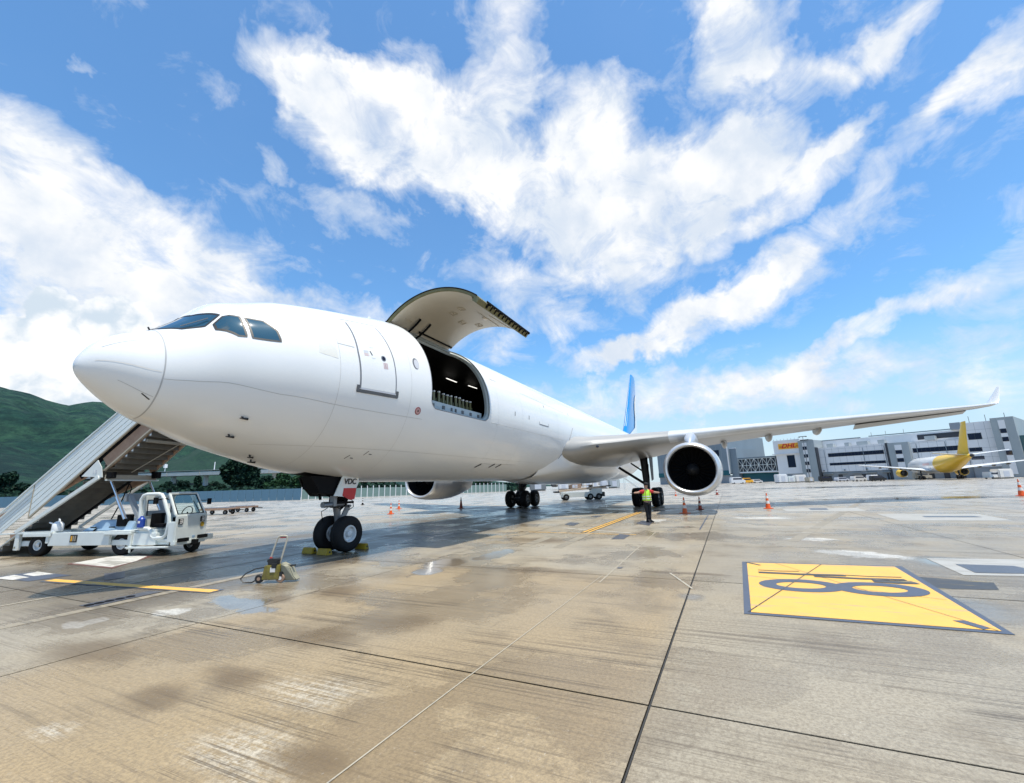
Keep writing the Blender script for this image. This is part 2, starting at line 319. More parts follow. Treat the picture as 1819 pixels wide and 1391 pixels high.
    spk = t.math('MULTIPLY', t.ramp(t.noise(P, 21, 10, .85), .575, .64), t.ramp(t.noise(P, .7, 4, .6), .30, .65, .25, 1)); col = t.mix(t.math('MULTIPLY', spk, t.ramp(dist, 14, 3, 0, .42)), col, (.74, .70, .60, 1))
    # single saw and trowel lines across the bays
    lv = t.n('ShaderNodeCombineXYZ'); t.put(lv.inputs[0], t.math('MULTIPLY_ADD', Y, .012, X)); ln = t.noise(lv.outputs[0], 3.1, 6, .75)
    lines = t.math('MULTIPLY', t.ramp(t.math('ABSOLUTE', t.math('SUBTRACT', ln, .5)), .012, .002), t.ramp(t.noise(P, .45, 4, .6), .42, .58))
    col = t.mix(t.math('MULTIPLY', lines, .75), col, (.07, .052, .035, 1))
    # broad damp areas with a drying edge
    dmp = t.noise(t.vec('ADD', P, t.vec('SCALE', t.noise(P, 2.2, 4, .6, out='Color'), scale=.7)), .42, 7, .6)
    dk = t.ramp(dmp, .525, .56); col = t.mix(t.math('MULTIPLY', dk, t.ramp(Y, -10.8, -9.6, .18, .36)), col, (.14, .095, .050, 1))
    edge = t.ramp(t.math('ABSOLUTE', t.math('SUBTRACT', dmp, .53)), .010, .0); col = t.mix(t.math('MULTIPLY', edge, .22), col, (.09, .065, .04, 1))
    t.put(bs.inputs['Base Color'], col)
    dry = t.ramp(t.noise(P, .5, 5, .65), .35, .7, .27, .55); dry = t.mix(t.math('MULTIPLY', dk, .85), dry, .14, typ='FLOAT')
    rough = t.mix(wet, dry, .07, typ='FLOAT')
    t.put(bs.inputs['Roughness'], rough); bs.inputs['Specular IOR Level'].default_value = .34
    bh = t.math('ADD', t.math('MULTIPLY', t.noise(P, 26, 5, .7), .55), t.math('MULTIPLY', st2, .9)); bh = t.math('ADD', bh, t.math('MULTIPLY', st, .5))
    bn = t.n('ShaderNodeBump'); bn.inputs['Distance'].default_value = .012
    t.put(bn.inputs['Strength'], t.math('MULTIPLY', t.mix(wet, 1.0, .04, typ='FLOAT'), t.ramp(dist, 50, 5, .08, .95))); t.put(bn.inputs['Height'], bh)
    t.put(bs.inputs['Normal'], bn.outputs[0])
    return m
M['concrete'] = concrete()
M['sealant'] = mat('joint_sealant', (.035, .033, .03), .5)
def worn(name, col, under=(.30, .27, .22), lo=.60, rough=.45):
    m = bpy.data.materials.new(name); m.use_nodes = True; t = NT(m.node_tree); bs = m.node_tree.nodes['Principled BSDF']
    P = t.n('ShaderNodeNewGeometry').outputs['Position']
    mp = t.n('ShaderNodeMapping'); t.put(mp.inputs[0], P); mp.inputs['Scale'].default_value = (6, .7, 1)
    f = t.ramp(t.noise(mp.outputs[0], 1.2, 7, .7), lo, lo+.10); f2 = t.ramp(t.noise(P, 2.2, 5, .6), .35, .75)
    c = t.mix(t.math('MULTIPLY', f2, .30), (*col, 1), tuple(v*.78 for v in col)+(1,)); c = t.mix(t.math('MULTIPLY', f, .7), c, (*under, 1))
    t.put(bs.inputs['Base Color'], c); bs.inputs['Roughness'].default_value = rough
    bn = t.n('ShaderNodeBump'); bn.inputs['Strength'].default_value = .4; bn.inputs['Distance'].default_value = .01
    t.put(bn.inputs['Height'], t.noise(P, 30, 4, .7)); t.put(bs.inputs['Normal'], bn.outputs[0])
    return m
M['paint_yellow'] = worn('worn_yellow_marking', (.78, .43, .075), lo=.54)
M['paint_dark'] = worn('worn_dark_marking', (.07, .085, .12), lo=.70)
M['paint_black'] = worn('faded_black_marking', (.05, .05, .05), (.4, .3, .1), .55)
M['paint_white'] = worn('worn_white_marking', (.60, .58, .53), lo=.50)
M['paint_pale'] = worn('pale_worn_line', (.42, .37, .28), lo=.50)
M['paint_red'] = worn('worn_red_marking', (.16, .07, .06), lo=.54)
M['pale_concrete'] = worn('pale_new_concrete', (.40, .385, .345), (.28, .26, .22), .48)
M['rubber_mark'] = worn('rubber_on_concrete', (.19, .165, .125), (.33, .28, .20), .42)
M['grate'] = worn('iron_grating', (.075, .08, .10), (.14, .13, .12), .6, .3)

# ------------------------------------------------------------------ mesh helpers
class MB:
    def __init__(s): s.v = []; s.f = []; s.mi = []; s.cur = 0
    def add(s, vs, fs):
        o = len(s.v); s.v += [tuple(v) for v in vs]; s.f += [tuple(i+o for i in f) for f in fs]; s.mi += [s.cur]*len(fs); return s
    def box(s, c, d, m=None):
        x, y, z = (k/2 for k in d); c = Vector(c)
        vs = [Vector((sx*x, sy*y, sz*z)) for sz in (-1, 1) for sy in (-1, 1) for sx in (-1, 1)]
        if m is not None: vs = [m @ v for v in vs]
        return s.add([v+c for v in vs], [(0, 2, 3, 1), (4, 5, 7, 6), (0, 1, 5, 4), (2, 6, 7, 3), (0, 4, 6, 2), (1, 3, 7, 5)])
    def bar(s, p, q, w, h, up=(0, 0, 1)):
        p, q = Vector(p), Vector(q); d = (q-p).normalized(); up = Vector(up)
        if abs(d.dot(up)) > .98: up = Vector((1, 0, 0))
        a = d.cross(up).normalized()*w/2; b = a.cross(d).normalized()*h/2
        vs = [e+x*a+y*b for e in (p, q) for (x, y) in ((-1, -1), (1, -1), (1, 1), (-1, 1))]
        return s.add(vs, [(0, 1, 2, 3), (7, 6, 5, 4), (0, 4, 5, 1), (1, 5, 6, 2), (2, 6, 7, 3), (3, 7, 4, 0)])
    def tube(s, pts, r, n=8, cap=True):
        pts = [Vector(p) for p in pts]; rs = r if isinstance(r, (list, tuple)) else [r]*len(pts); rings = []
        prev = None
        for i, p in enumerate(pts):
            d = (pts[min(i+1, len(pts)-1)]-pts[max(i-1, 0)]).normalized()
            up = prev if prev is not None else (Vector((0, 0, 1)) if abs(d.z) < .9 else Vector((1, 0, 0)))
            a = d.cross(up).normalized(); b = a.cross(d).normalized(); prev = b
            rings.append([p+(a*math.cos(2*PI*k/n)+b*math.sin(2*PI*k/n))*rs[i] for k in range(n)])
        vs = [v for rg in rings for v in rg]; fs = []
        for i in range(len(rings)-1):
            for k in range(n): fs.append((i*n+k, i*n+(k+1) % n, (i+1)*n+(k+1) % n, (i+1)*n+k))
        if cap: fs += [tuple(range(n))[::-1], tuple((len(rings)-1)*n+k for k in range(n))]
        return s.add(vs, fs)
    def lathe(s, prof, c, axis=(1, 0, 0), n=32, sy=1.0, flat=None):
        """prof: (offset along axis, radius)"""
        ax = Vector(axis).normalized(); up = Vector((0, 0, 1)) if abs(ax.z) < .9 else Vector((1, 0, 0))
        a = ax.cross(up).normalized(); b = a.cross(ax).normalized(); c = Vector(c); vs = []; fs = []
        for (h, r) in prof:
            for k in range(n):
                ct, st_ = math.cos(2*PI*k/n), math.sin(2*PI*k/n)
                if flat and st_ < -.55: st_ = -.55-(-.55-st_)*flat
                vs.append(c+ax*h+(a*ct*sy+b*st_)*r)
        for i in range(len(prof)-1):
            for k in range(n): fs.append((i*n+k, i*n+(k+1) % n, (i+1)*n+(k+1) % n, (i+1)*n+k))
        return s.add(vs, fs)
    def grid(s, rows, closed=False):
        n = len(rows[0]); vs = [v for r in rows for v in r]; fs = []
        for i in range(len(rows)-1):
            for k in range(n if closed else n-1): fs.append((i*n+k, i*n+(k+1) % n, (i+1)*n+(k+1) % n, (i+1)*n+k))
        return s.add(vs, fs)
    def poly(s, pts, z=None, th=None):
        """flat polygon; with th a prism"""
        n = len(pts)
        if th is None: return s.add(pts, [tuple(range(n))])
        top = [Vector(p) for p in pts]; bot = [Vector(p)-Vector(th) for p in pts]
        return s.add(top+bot, [tuple(range(n)), tuple(range(2*n-1, n-1, -1))]+[(i, i+n, (i+1) % n+n, (i+1) % n) for i in range(n)])
    def build(s, name, m, parent=None, smooth=False, bevel=0, **props):
        me = bpy.data.meshes.new(name); me.from_pydata([tuple(v) for v in s.v], [], s.f)
        for x in (m if isinstance(m, (list, tuple)) else [m]): me.materials.append(M[x] if isinstance(x, str) else x)
        if isinstance(m, (list, tuple)):
            for p, i in zip(me.polygons, s.mi): p.material_index = i
        bm = bmesh.new(); bm.from_mesh(me)
        if smooth: bmesh.ops.remove_doubles(bm, verts=bm.verts, dist=1e-5)
        bmesh.ops.recalc_face_normals(bm, faces=bm.faces)
        if bevel: bmesh.ops.bevel(bm, geom=[e for e in bm.edges if e.is_manifold and e.calc_face_angle(0) > .6], offset=bevel, segments=2, affect='EDGES', clamp_overlap=True)
        bm.to_mesh(me); bm.free()
        if smooth:
            me.polygons.foreach_set('use_smooth', [True]*len(me.polygons))
            try: me.set_sharp_from_angle(angle=R_(42))
            except Exception: pass
        me.update()
        return link(name, me, parent, **props)
def link(name, me, parent=None, **props):
    o = bpy.data.objects.new(name, me); COL.objects.link(o)
    if parent is not None: o.parent = parent
    for k, v in props.items(): o[k] = v
    return o
def thing(name, label, cat, loc=(0, 0, 0), rz=0, group=None):
    o = bpy.data.objects.new(name, None); COL.objects.link(o); o.location = loc; o.rotation_euler = (0, 0, rz)
    o.empty_display_size = .3; o['label'] = label; o['category'] = cat
    if group: o['group'] = group
    return o
def kids(o): return [c for c in bpy.data.objects if c.parent == o]
def dup(o, parent=None):
    c = o.copy(); COL.objects.link(c); c.parent = parent
    for ch in kids(o): dup(ch, c)
    return c
def text(s, size, m, parent, origin, xdir, ydir, name='lettering', ext=.004, shear=0, bold=0, sx=1.0):
    cu = bpy.data.curves.new('t', 'FONT'); cu.body = s; cu.size = size; cu.extrude = ext; cu.align_x = 'CENTER'; cu.align_y = 'CENTER'; cu.shear = shear; cu.offset = bold
    tmp = bpy.data.objects.new('t', cu); COL.objects.link(tmp); dg = bpy.context.evaluated_depsgraph_get()
    me = bpy.data.meshes.new_from_object(tmp.evaluated_get(dg)); bpy.data.objects.remove(tmp); me.materials.clear(); me.materials.append(M[m])
    x = Vector(xdir).normalized(); y = Vector(ydir); y = (y-x*y.dot(x)).normalized(); z = x.cross(y); o_ = Vector(origin)
    me.transform(Matrix(((x.x*sx, y.x, z.x, o_.x), (x.y*sx, y.y, z.y, o_.y), (x.z*sx, y.z, z.z, o_.z), (0, 0, 0, 1))))
    return link(name, me, parent)
def ellip(c, r, n=16, m=8):
    vs = []; fs = []
    for i in range(m+1):
        th = PI*i/m
        for k in range(n): vs.append((c[0]+r[0]*math.sin(th)*math.cos(2*PI*k/n), c[1]+r[1]*math.sin(th)*math.sin(2*PI*k/n), c[2]+r[2]*math.cos(th)))
    for i in range(m):
        for k in range(n): fs.append((i*n+k, i*n+(k+1) % n, (i+1)*n+(k+1) % n, (i+1)*n+k))
    return vs, fs

# ================================================================== the apron
XJ = [SX0+SDX*i for i in range(-3, 13)]; YJ = [SY0+SDY*i for i in range(-6, 9)]
FX0, FX1, FY0, FY1 = XJ[0], XJ[-1], YJ[0], YJ[-1]
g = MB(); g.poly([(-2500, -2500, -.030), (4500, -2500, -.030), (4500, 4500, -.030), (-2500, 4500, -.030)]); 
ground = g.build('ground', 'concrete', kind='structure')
g = MB(); g.poly([(FX0, FY0, -.014), (FX1, FY0, -.014), (FX1, FY1, -.014), (FX0, FY1, -.014)]); g.build('joint_sealant', 'sealant', kind='structure')
sm = MB(); gj = .008
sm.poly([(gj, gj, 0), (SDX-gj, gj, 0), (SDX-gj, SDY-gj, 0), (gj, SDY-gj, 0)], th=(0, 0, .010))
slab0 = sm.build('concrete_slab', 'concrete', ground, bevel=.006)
first = True
for x in XJ[:-1]:
    for y in YJ[:-1]:
        o = slab0 if first else slab0.copy()
        if not first: COL.objects.link(o); o.parent = ground
        first = False
        o.location = (x, y, -.0005-.0025*rnd.random())

def paint(name, pts, m, z=.0045, kind=True, parent=None):
    g = MB(); g.poly([(p[0], p[1], z) for p in pts], th=(0, 0, .002))
    o = g.build(name, m, parent)
    if kind and parent is None: o['kind'] = 'structure'
    return o
def ppx(name, pix, m, z=.0045, **k): return paint(name, [gp(*p) for p in pix], m, z, **k)
def pline(name, a, b, w, m, z=.0045, parent=None):
    a, b = Vector(a[:2]), Vector(b[:2]); d = (b-a).normalized(); n = Vector((-d.y, d.x))*w/2
    return paint(name, [a+n, a-n, b-n, b+n], m, z, parent=parent)
# the numbered yellow stand marking, with its dark border
c00, c10, c11, c01 = Vector((3.66, -10.99)), Vector((7.97, -11.08)), Vector((8.26, -13.95)), Vector((3.78, -13.72))
def sq(u, v): return c00*(1-u)*(1-v)+c10*u*(1-v)+c11*u*v+c01*(1-u)*v     # u away from the viewer, v to the right
mk = paint('stand_marking', [c00, c01, c11, c10], 'paint_dark', .0045)
paint('yellow_field', [sq(.022, .033), sq(.022, .972), sq(.975, .955), sq(.975, .033)], 'paint_yellow', .0085, kind=False, parent=mk)
def stroke(pts, w, m='paint_dark', z=.0125, name='stroke', n=1):
    g = MB(); P = [sq(*p) for p in pts]; L, Rr = [], []
    for i, p in enumerate(P):
        d = (P[min(i+1, len(P)-1)]-P[max(i-1, 0)]).normalized(); nn = Vector((-d.y, d.x)); ww = w(i) if callable(w) else w
        L.append((*(p+nn*ww/2), z)); Rr.append((*(p-nn*ww/2), z))
    g.grid([L, Rr]); return g.build(name, m, mk)
def ell(cu, cv, ru, rv, n=28): return [(cu+ru*math.cos(2*PI*i/n), cv+rv*math.sin(2*PI*i/n)) for i in range(n+1)]
g = MB()                                  # the figure 8 lies across the field
for cv in (.315, .705):
    for i in range(32):
        a0, a1 = 2*PI*i/32, 2*PI*(i+1)/32
        q = [sq(.47+.115*math.cos(a0), cv+.225*math.sin(a0)), sq(.47+.115*math.cos(a1), cv+.225*math.sin(a1)),
             sq(.47+.055*math.cos(a1), cv+.13*math.sin(a1)), sq(.47+.055*math.cos(a0), cv+.13*math.sin(a0))]
        g.poly([(p.x, p.y, .0125+(.0006 if cv > .5 else 0)) for p in q])
g.build('figure_eight', 'paint_dark', mk)
for (pts, w_) in (([(.02, .02), (.98, .52)], .018), ([(.98, .22), (.02, .96)], .010), ([(.63, .03), (.35, .95)], .010), ([(.975, .03), (.9, .12)], .07)):
    stroke(pts, w_, 'paint_black', .0135)
for (v0, v1, u, w_) in ((.10, .60, .71, .15), (.42, .90, .665, .13), (.72, .93, .62, .24), (.10, .35, .77, .05), (.6, .9, .72, .05)):
    stroke([(u, v0), (u-.01, (v0+v1)/2), (u, v1)], w_, 'paint_black', .0145, 'worn_character')
ppx('worn_patch', [(1693, 1104), (1713, 1104), (1760, 1118), (1748, 1120)], 'paint_dark', .0135, parent=mk)
# yellow guide dash by the nose, lead-in line, other paint
pline('yellow_guide_line', (1.28, 3.15), (1.95, -2.02), .30, 'paint_dark', .004)
pline('yellow_guide_line', (1.30, 3.10), (1.93, -1.98), .20, 'paint_yellow', .0085)
a, b = gp(1040, 946), gp(1163, 900)
pline('lead_in_line', a, b, .42, 'paint_black'); d_ = (b-a).normalized(); n_ = Vector((-d_.y, d_.x, 0))
for s_ in (-.075, .075): pline('lead_in_line', a+n_*s_*1.3, b+n_*s_*1.3, .10, 'paint_yellow', .0085)
pline('sawn_line', (-2.2, -8.5), (5.6, -8.52), .012, 'paint_pale')
for (a_, b_, w_) in (((9, -5.2), (26, -4.4), .35), ((9, -6.3), (24, -5.6), .28), ((12, -12.5), (40, -20.5), .30), ((-3, -1.4), (6, -.9), .22)): pline('tyre_rubber_mark', a_, b_, w_, 'rubber_mark', .0025)
pline('sawn_line', (-3, .62), (24, 1.15), .06, 'paint_pale')
pline('pale_line', gp(1230, 1046), gp(1190, 1018), .04, 'paint_pale')
pline('pale_line', gp(1440, 945)-Vector((0, 0, 0)), gp(1250, 940), .05, 'paint_pale')
pline('pale_line', gp(1292, 936), gp(1600, 937), .07, 'paint_white')
pline('pale_line', gp(1410, 946), gp(1520, 946), .06, 'paint_white')
pline('pale_line', gp(1000, 938), gp(1120, 947), .10, 'paint_white')
pline('pale_line', gp(940, 945), gp(1130, 950), .08, 'paint_yellow')
pline('pale_line', gp(1243, 941), gp(1258, 915), .05, 'paint_dark')
pline('pale_line', gp(1165, 945), gp(1065, 1035), .022, 'paint_pale')
for q in (((1370, 891), (1819, 872)), ((1660, 889), (1819, 893)), ((1700, 864), (1819, 860))): pline('white_line', gp(*q[0]), gp(*q[1]), .12, 'paint_white')
for q in ([(1003, 932), (1012, 928), (1030, 929), (1018, 934)], [(1085, 958), (1100, 949), (1120, 950), (1108, 958)], [(1130, 930), (1140, 925), (1160, 927), (1153, 934)], [(1050, 917), (1060, 916), (1070, 917), (1058, 919)],
          [(1098, 1008), (1107, 1008), (1104, 1010), (1096, 1010)]):
    ppx('iron_cover', q, 'grate', .006)
# service pits with pale concrete surrounds
for fr, gr in (([(1388, 904), (1522, 902), (1540, 908), (1399, 909)], [(1436, 903), (1468, 903), (1472, 906), (1440, 906)]),
               ([(1557, 913), (1738, 913), (1800, 925), (1598, 925)], [(1638, 917), (1732, 917), (1745, 919), (1643, 919)]),
               ([(1645, 992), (1830, 994), (1990, 1026), (1712, 1022)], [(1698, 1003), (1801, 1006), (1870, 1021), (1733, 1018)])):
    p_ = ppx('service_pit_surround', fr, 'pale_concrete', .004); ppx('pit_grating', gr, 'grate', .010, parent=p_)
p_ = ppx('wet_trench_patch', [(1618, 1024), (1765, 1035), (1775, 1048), (1640, 1046)], 'paint_black', .003)
# red and white box marking by the stairs, white letters, drain strip
ppx('red_box_marking', [(118, 1002), (195, 990), (250, 983), (275, 987), (200, 1010)], 'paint_red', .004)
ppx('white_box_marking', [(128, 1001), (190, 990), (235, 985), (262, 988), (242, 997), (198, 1008)], 'paint_white', .0085)
ppx('red_box_centre', [(172, 1000), (192, 996), (230, 999), (205, 1004)], 'pale_concrete', .0125)
ppx('dark_letter_field', [(-10, 1026), (60, 1016), (128, 1022), (50, 1033)], 'paint_dark', .004)
ppx('white_letter_block', [(40, 1021), (66, 1016), (97, 1020), (60, 1024)], 'paint_white', .0085)
ppx('white_letter_block', [(-10, 1028), (25, 1022), (52, 1026), (22, 1031)], 'paint_white', .0085)
dr = ppx('drain_strip', [(140, 1076), (265, 1050), (288, 1051), (160, 1079)], 'grate', .004)
for i in range(5):
    c_ = gp(158+i*18.4, 1075.5-i*3.8); g = MB(); g.lathe([(0, .001), (0, .07), (.004, .07)], (c_.x, c_.y, .0065), (0, 0, 1), 12); g.build('drain_hole', 'black', dr)
ppx('repair_patch', [(185, 1019), (222, 1015), (222, 1026), (186, 1031)], 'grate', .003)

# ================================================================== hull shape
KS = np.array([0, .06, .25, .55, 1, 1.55, 2.1, 2.7, 3.4, 4.4, 5.8, 7.8])
HT = np.array([4.326, 4.546, 4.842, 5.084, 5.299, 5.739, 6.33, 6.563, 6.845, 7.085, 7.359, 7.695])
HB = np.array([4.326, 4.142, 3.94, 3.699, 3.422, 3.216, 2.994, 2.822, 2.649, 2.409, 2.223, 2.074])
HW = np.array([0.0, 0.169, 0.408, 0.647, 0.912, 1.272, 1.584, 1.862, 2.144, 2.428, 2.66, 2.814])
def pchip(x, xs, ys):
    h = np.diff(xs); d = np.diff(ys)/h; m = np.zeros_like(ys); w1 = 2*h[1:]+h[:-1]; w2 = h[1:]+2*h[:-1]; ok = (d[:-1]*d[1:]) > 0
    m[1:-1] = np.where(ok, (w1+w2)/(w1/np.where(ok, d[:-1], 1)+w2/np.where(ok, d[1:], 1)), 0); m[0] = d[0]; m[-1] = 0
    x = min(max(x, xs[0]), xs[-1]); i = int(min(max(np.searchsorted(xs, x)-1, 0), len(h)-1)); t = (x-xs[i])/h[i]
    return float((1+2*t)*(1-t)**2*ys[i]+t*(1-t)**2*h[i]*m[i]+t*t*(3-2*t)*ys[i+1]+t*t*(t-1)*h[i]*m[i+1])
TS = np.array([43, 47, 51, 55, 59, 62, 63.6])
TT = np.array([7.695, 7.69, 7.68, 7.62, 7.48, 7.25, 6.95]); TB = np.array([2.074, 2.35, 3.15, 4.25, 5.35, 6.15, 6.65]); TW = np.array([2.814, 2.74, 2.48, 2.05, 1.35, .70, .22])
_kq = np.sqrt(KS)
def prof(s):
    if s <= 43:
        q = math.sqrt(max(s, 0)); return pchip(q, _kq, HT), pchip(q, _kq, HB), pchip(q, _kq, HW)
    return pchip(s, TS, TT), pchip(s, TS, TB), pchip(s, TS, TW)
_pc = {}
def HP(s, ph, off=0.0):
    """point of the skin at station s, angle ph (0 = port side, 90 = crown)"""
    k = round(s, 4)
    if k not in _pc: _pc[k] = prof(s)
    zt, zb, w = _pc[k]; a = R_(ph); h = (zt-zb)/2
    y, z = -math.cos(a), math.sin(a)
    if off:
        n = Vector((0, y/max(w, .01), z/max(h, .01))).normalized(); return Vector((s, y*w, (zt+zb)/2+z*h))+n*off
    return Vector((s, y*w, (zt+zb)/2+z*h))
def PHI(s, z):
    zt, zb, w = prof(s); return math.degrees(math.asin(max(-1, min(1, (z-(zt+zb)/2)/((zt-zb)/2)))))
def patch(poly, off=.006, rings=5, sub=5, mirror=False):
    """panel laid on the skin; poly = (s, phi) corners"""
    P = []
    for i in range(len(poly)):
        a, b = poly[i], poly[(i+1) % len(poly)]
        for k in range(sub): P.append((a[0]+(b[0]-a[0])*k/sub, a[1]+(b[1]-a[1])*k/sub))
    cx = sum(p[0] for p in P)/len(P); cy = sum(p[1] for p in P)/len(P); rows = []
    for r in range(rings+1):
        t = r/rings; rows.append([HP(cx+(p[0]-cx)*t, cy+(p[1]-cy)*t, off) for p in P])
    if mirror: rows = [[Vector((v.x, -v.y, v.z)) for v in r] for r in rows]
    g = MB(); g.grid(rows, closed=True)
    n = len(P); last = rows[-1]                 # a short skirt so that it has thickness
    g.grid([last, [HP(p[0], p[1], off-.03) if not mirror else Vector((HP(p[0], p[1], off-.03).x, -HP(p[0], p[1], off-.03).y, HP(p[0], p[1], off-.03).z)) for p in P]], closed=True)
    return g
def skinstrip(path, w, off=.004, closed=False, mirror=False):
    """narrow raised strip along a path of (s, phi)"""
    A, B = [], []; n = len(path)
    for i, p in enumerate(path):
        q0 = path[(i-1) % n] if closed or i else path[0]; q1 = path[(i+1) % n] if closed or i < n-1 else path[-1]
        rr = 2.8*PI/180 if p[0] > 5 else max(.2, prof(p[0])[2])*PI/180
        d = Vector((q1[0]-q0[0], (q1[1]-q0[1])*rr)); d = d.normalized() if d.length > 1e-9 else Vector((1, 0)); nx, ny = -d.y*w/2, d.x*w/2
        A.append(HP(max(.001, p[0]+nx), p[1]+ny/rr, off)); B.append(HP(max(.001, p[0]-nx), p[1]-ny/rr, off))
    if mirror: A = [Vector((v.x, -v.y, v.z)) for v in A]; B = [Vector((v.x, -v.y, v.z)) for v in B]
    if closed: A.append(A[0]); B.append(B[0])
    g = MB(); g.grid([A, B]); return g
def dense(pts, step=.12):
    out = []
    for a, b in zip(pts[:-1], pts[1:]):
        n = max(1, int(math.hypot(b[0]-a[0], (b[1]-a[1])*.045)/step))
        out += [(a[0]+(b[0]-a[0])*k/n, a[1]+(b[1]-a[1])*k/n) for k in range(n)]
    return out+[pts[-1]]

jet = thing('cargo_jet', 'big white twin engine freighter with its main deck cargo door raised open', 'airplane')
# opening for the main deck door
OA, OB, OP, OQ = 7.60, 11.40, -11.5, 71.0
ss = [4e-5, 4e-4, .002, .008, .02, .04, .07, .11, .16, .22, .30, .4, .5, .62, .75, .9, 1.061]
s2 = [1.061, 1.2, 1.35, 1.5, 1.65, 1.8, 1.95, 2.1, 2.25, 2.4, 2.55, 2.7, 2.9, 3.15, 3.4, 3.7, 4.0, 4.3, 4.6, 5.0, 5.4, 5.8, 6.2, 6.6, 7.0, 7.4]
s3 = [7.4+.15*i for i in range(1, 29)]          # 7.55 .. 11.6
s4 = [12.5, 14, 16, 19, 22, 26, 30, 34, 38, 41, 43, 45, 47, 49, 51, 53, 55, 57, 59, 60.5, 62, 63, 63.6]
PHS = [-90+3*i for i in range(120)]             # all round
g = MB(); g.grid([[HP(s, p) for p in PHS] for s in ss], closed=True); g.poly([HP(4e-5, p) for p in PHS[::6]])
g.build('radome', 'white_skin', jet, smooth=True)
g = MB(); SS = s2+s3+s4
A0, A1, P0, P1i = 7.4, 11.6, -15, 75
for i in range(len(SS)-1):
    for k in range(120):
        p0 = PHS[k]; p1 = p0+3
        if SS[i] >= A0-1e-6 and SS[i+1] <= A1+1e-6 and p0 >= P0 and p1 <= P1i: continue
        g.add([HP(SS[i], p0), HP(SS[i], p1), HP(SS[i+1], p1), HP(SS[i+1], p0)], [(0, 1, 2, 3)])
R0 = 2.81*PI/180
def opening_pt(s, p, grow=0.0):
    """outer rectangle point -> point of the rounded opening"""
    sc_, pc_ = (OA+OB)/2, (OP+OQ)/2; a = (OB-OA)/2+grow; b = (OQ-OP)/2*R0+grow
    x = (s-(A0+A1)/2)/((A1-A0)/2)*a; y = (p-(P0+P1i)/2)/((P1i-P0)/2)*b; r = (.34 if y < 0 else .20)
    if abs(x) > a-r and abs(y) > b-r:
        cx, cy = math.copysign(a-r, x), math.copysign(b-r, y); v = Vector((x-cx, y-cy)); v = v.normalized()*r if v.length > 1e-6 else Vector((math.copysign(r*.7, x), math.copysign(r*.7, y)))
        x, y = cx+v.x, cy+v.y
    return sc_+x, pc_+y/R0
rb = [(A0, p) for p in range(P0, P1i, 3)]+[(s, P1i) for s in [A0+.15*i for i in range(28)]]+[(A1, p) for p in range(P1i, P0, -3)]+[(s, P0) for s in [A1-.15*i for i in range(28)]]
inn = [opening_pt(*q) for q in rb]
rows = []
for t_ in (0, .35, .7, 1): rows.append([HP(q[0]+(w_[0]-q[0])*t_, q[1]+(w_[1]-q[1])*t_) for q, w_ in zip(rb, inn)])
g.grid(rows, closed=True)
fus = g.build('fuselage', 'white_skin', jet, smooth=True)
def inwards(q, d, gx=0): v = HP(q[0], q[1]); c = Vector((v.x, 0, 4.885)); return v+(c-v).normalized()*d
g = MB(); g.grid([[HP(*q) for q in inn], [inwards(q, .05) for q in inn], [inwards(opening_pt(*q, grow=-.05), .10) for q in rb], [inwards(opening_pt(*q, grow=-.05), .20) for q in rb]], closed=True)
M['surround'] = mat('door_surround_paint', (.33, .37, .37), .4)
g.build('door_surround', 'surround', jet, smooth=True)
g = skinstrip([opening_pt(*q, grow=.012) for q in rb], .02, .004, closed=True); g.build('door_surround_edge', 'seam_dark', jet)
# cabin
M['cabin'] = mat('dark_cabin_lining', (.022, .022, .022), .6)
def RP(s, p, r): a = R_(p); return Vector((s, -math.cos(a)*r, 4.885+math.sin(a)*r))
g = MB(); ps = list(range(-12, 193, 6))
g.grid([[RP(s, p, 2.60) for p in ps] for s in (11.46, 16, 21, 26)]); g.grid([[RP(s, p, 2.60) for p in ps] for s in (6.9, 7.54)])
g.grid([[RP(s, p, 2.60) for p in range(72, 193, 6)] for s in (7.54, 9, 11.46)])
g.poly([RP(6.9, p, 2.6) for p in range(-12, 193, 6)]); g.poly([RP(26, p, 2.6) for p in range(-12, 193, 6)])
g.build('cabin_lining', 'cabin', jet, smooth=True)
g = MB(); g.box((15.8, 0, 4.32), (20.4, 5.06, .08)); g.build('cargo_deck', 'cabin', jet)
def onY(px, py, Y): d = ray(px, py); return CAMP+d*((Y-CY)/d.y)
def onX(px, py, X): d = ray(px, py); return CAMP+d*((X-CX)/d.x)
for (a, b) in (((793, 672), (811, 679)), ((832, 685), (847, 690))):
    g = MB(); g.bar(onY(*a, .9), onY(*b, .9), .04, .03); g.build('cabin_light', 'lamp', jet)
# door sill: blue-grey beam with dark windows, guide posts behind it
g = MB(); NQ = 12; rowt, rowb = [], []
for i in range(NQ+1):
    s = OA+.12+(OB-OA-.24)*i/NQ; rowt.append(Vector((s, -2.50, 4.66))); rowb.append(Vector((s, -2.50, 4.20)))
g.grid([rowt, rowb]); g.grid([rowt, [v+Vector((0, .30, 0)) for v in rowt]]); g.build('sill_beam', 'sill_blue', jet)
for i, f in enumerate((.12, .28, .41, .48, .60, .75, .90)):
    s = OA+(OB-OA)*f; g = MB(); g.box((s, -2.515, 4.50), (.12 if i not in (2, 3) else .08, .03, .13)); g.build('sill_slot', 'dark_grey', jet)
for i in range(15):
    s = OA+.3+(OB-OA-.5)*i/14; g = MB()
    g.bar((s-.08, -2.515, 4.24), (s-.03, -2.515, 4.36), .03, .03); g.bar((s+.04, -2.515, 4.36), (s+.08, -2.515, 4.24), .03, .03)
    if i % 3 == 1: g.bar((s-.02, -2.51, 4.30), (s+.06, -2.51, 4.30), .03, .05)
    g.build('sill_bracket', 'black', jet)
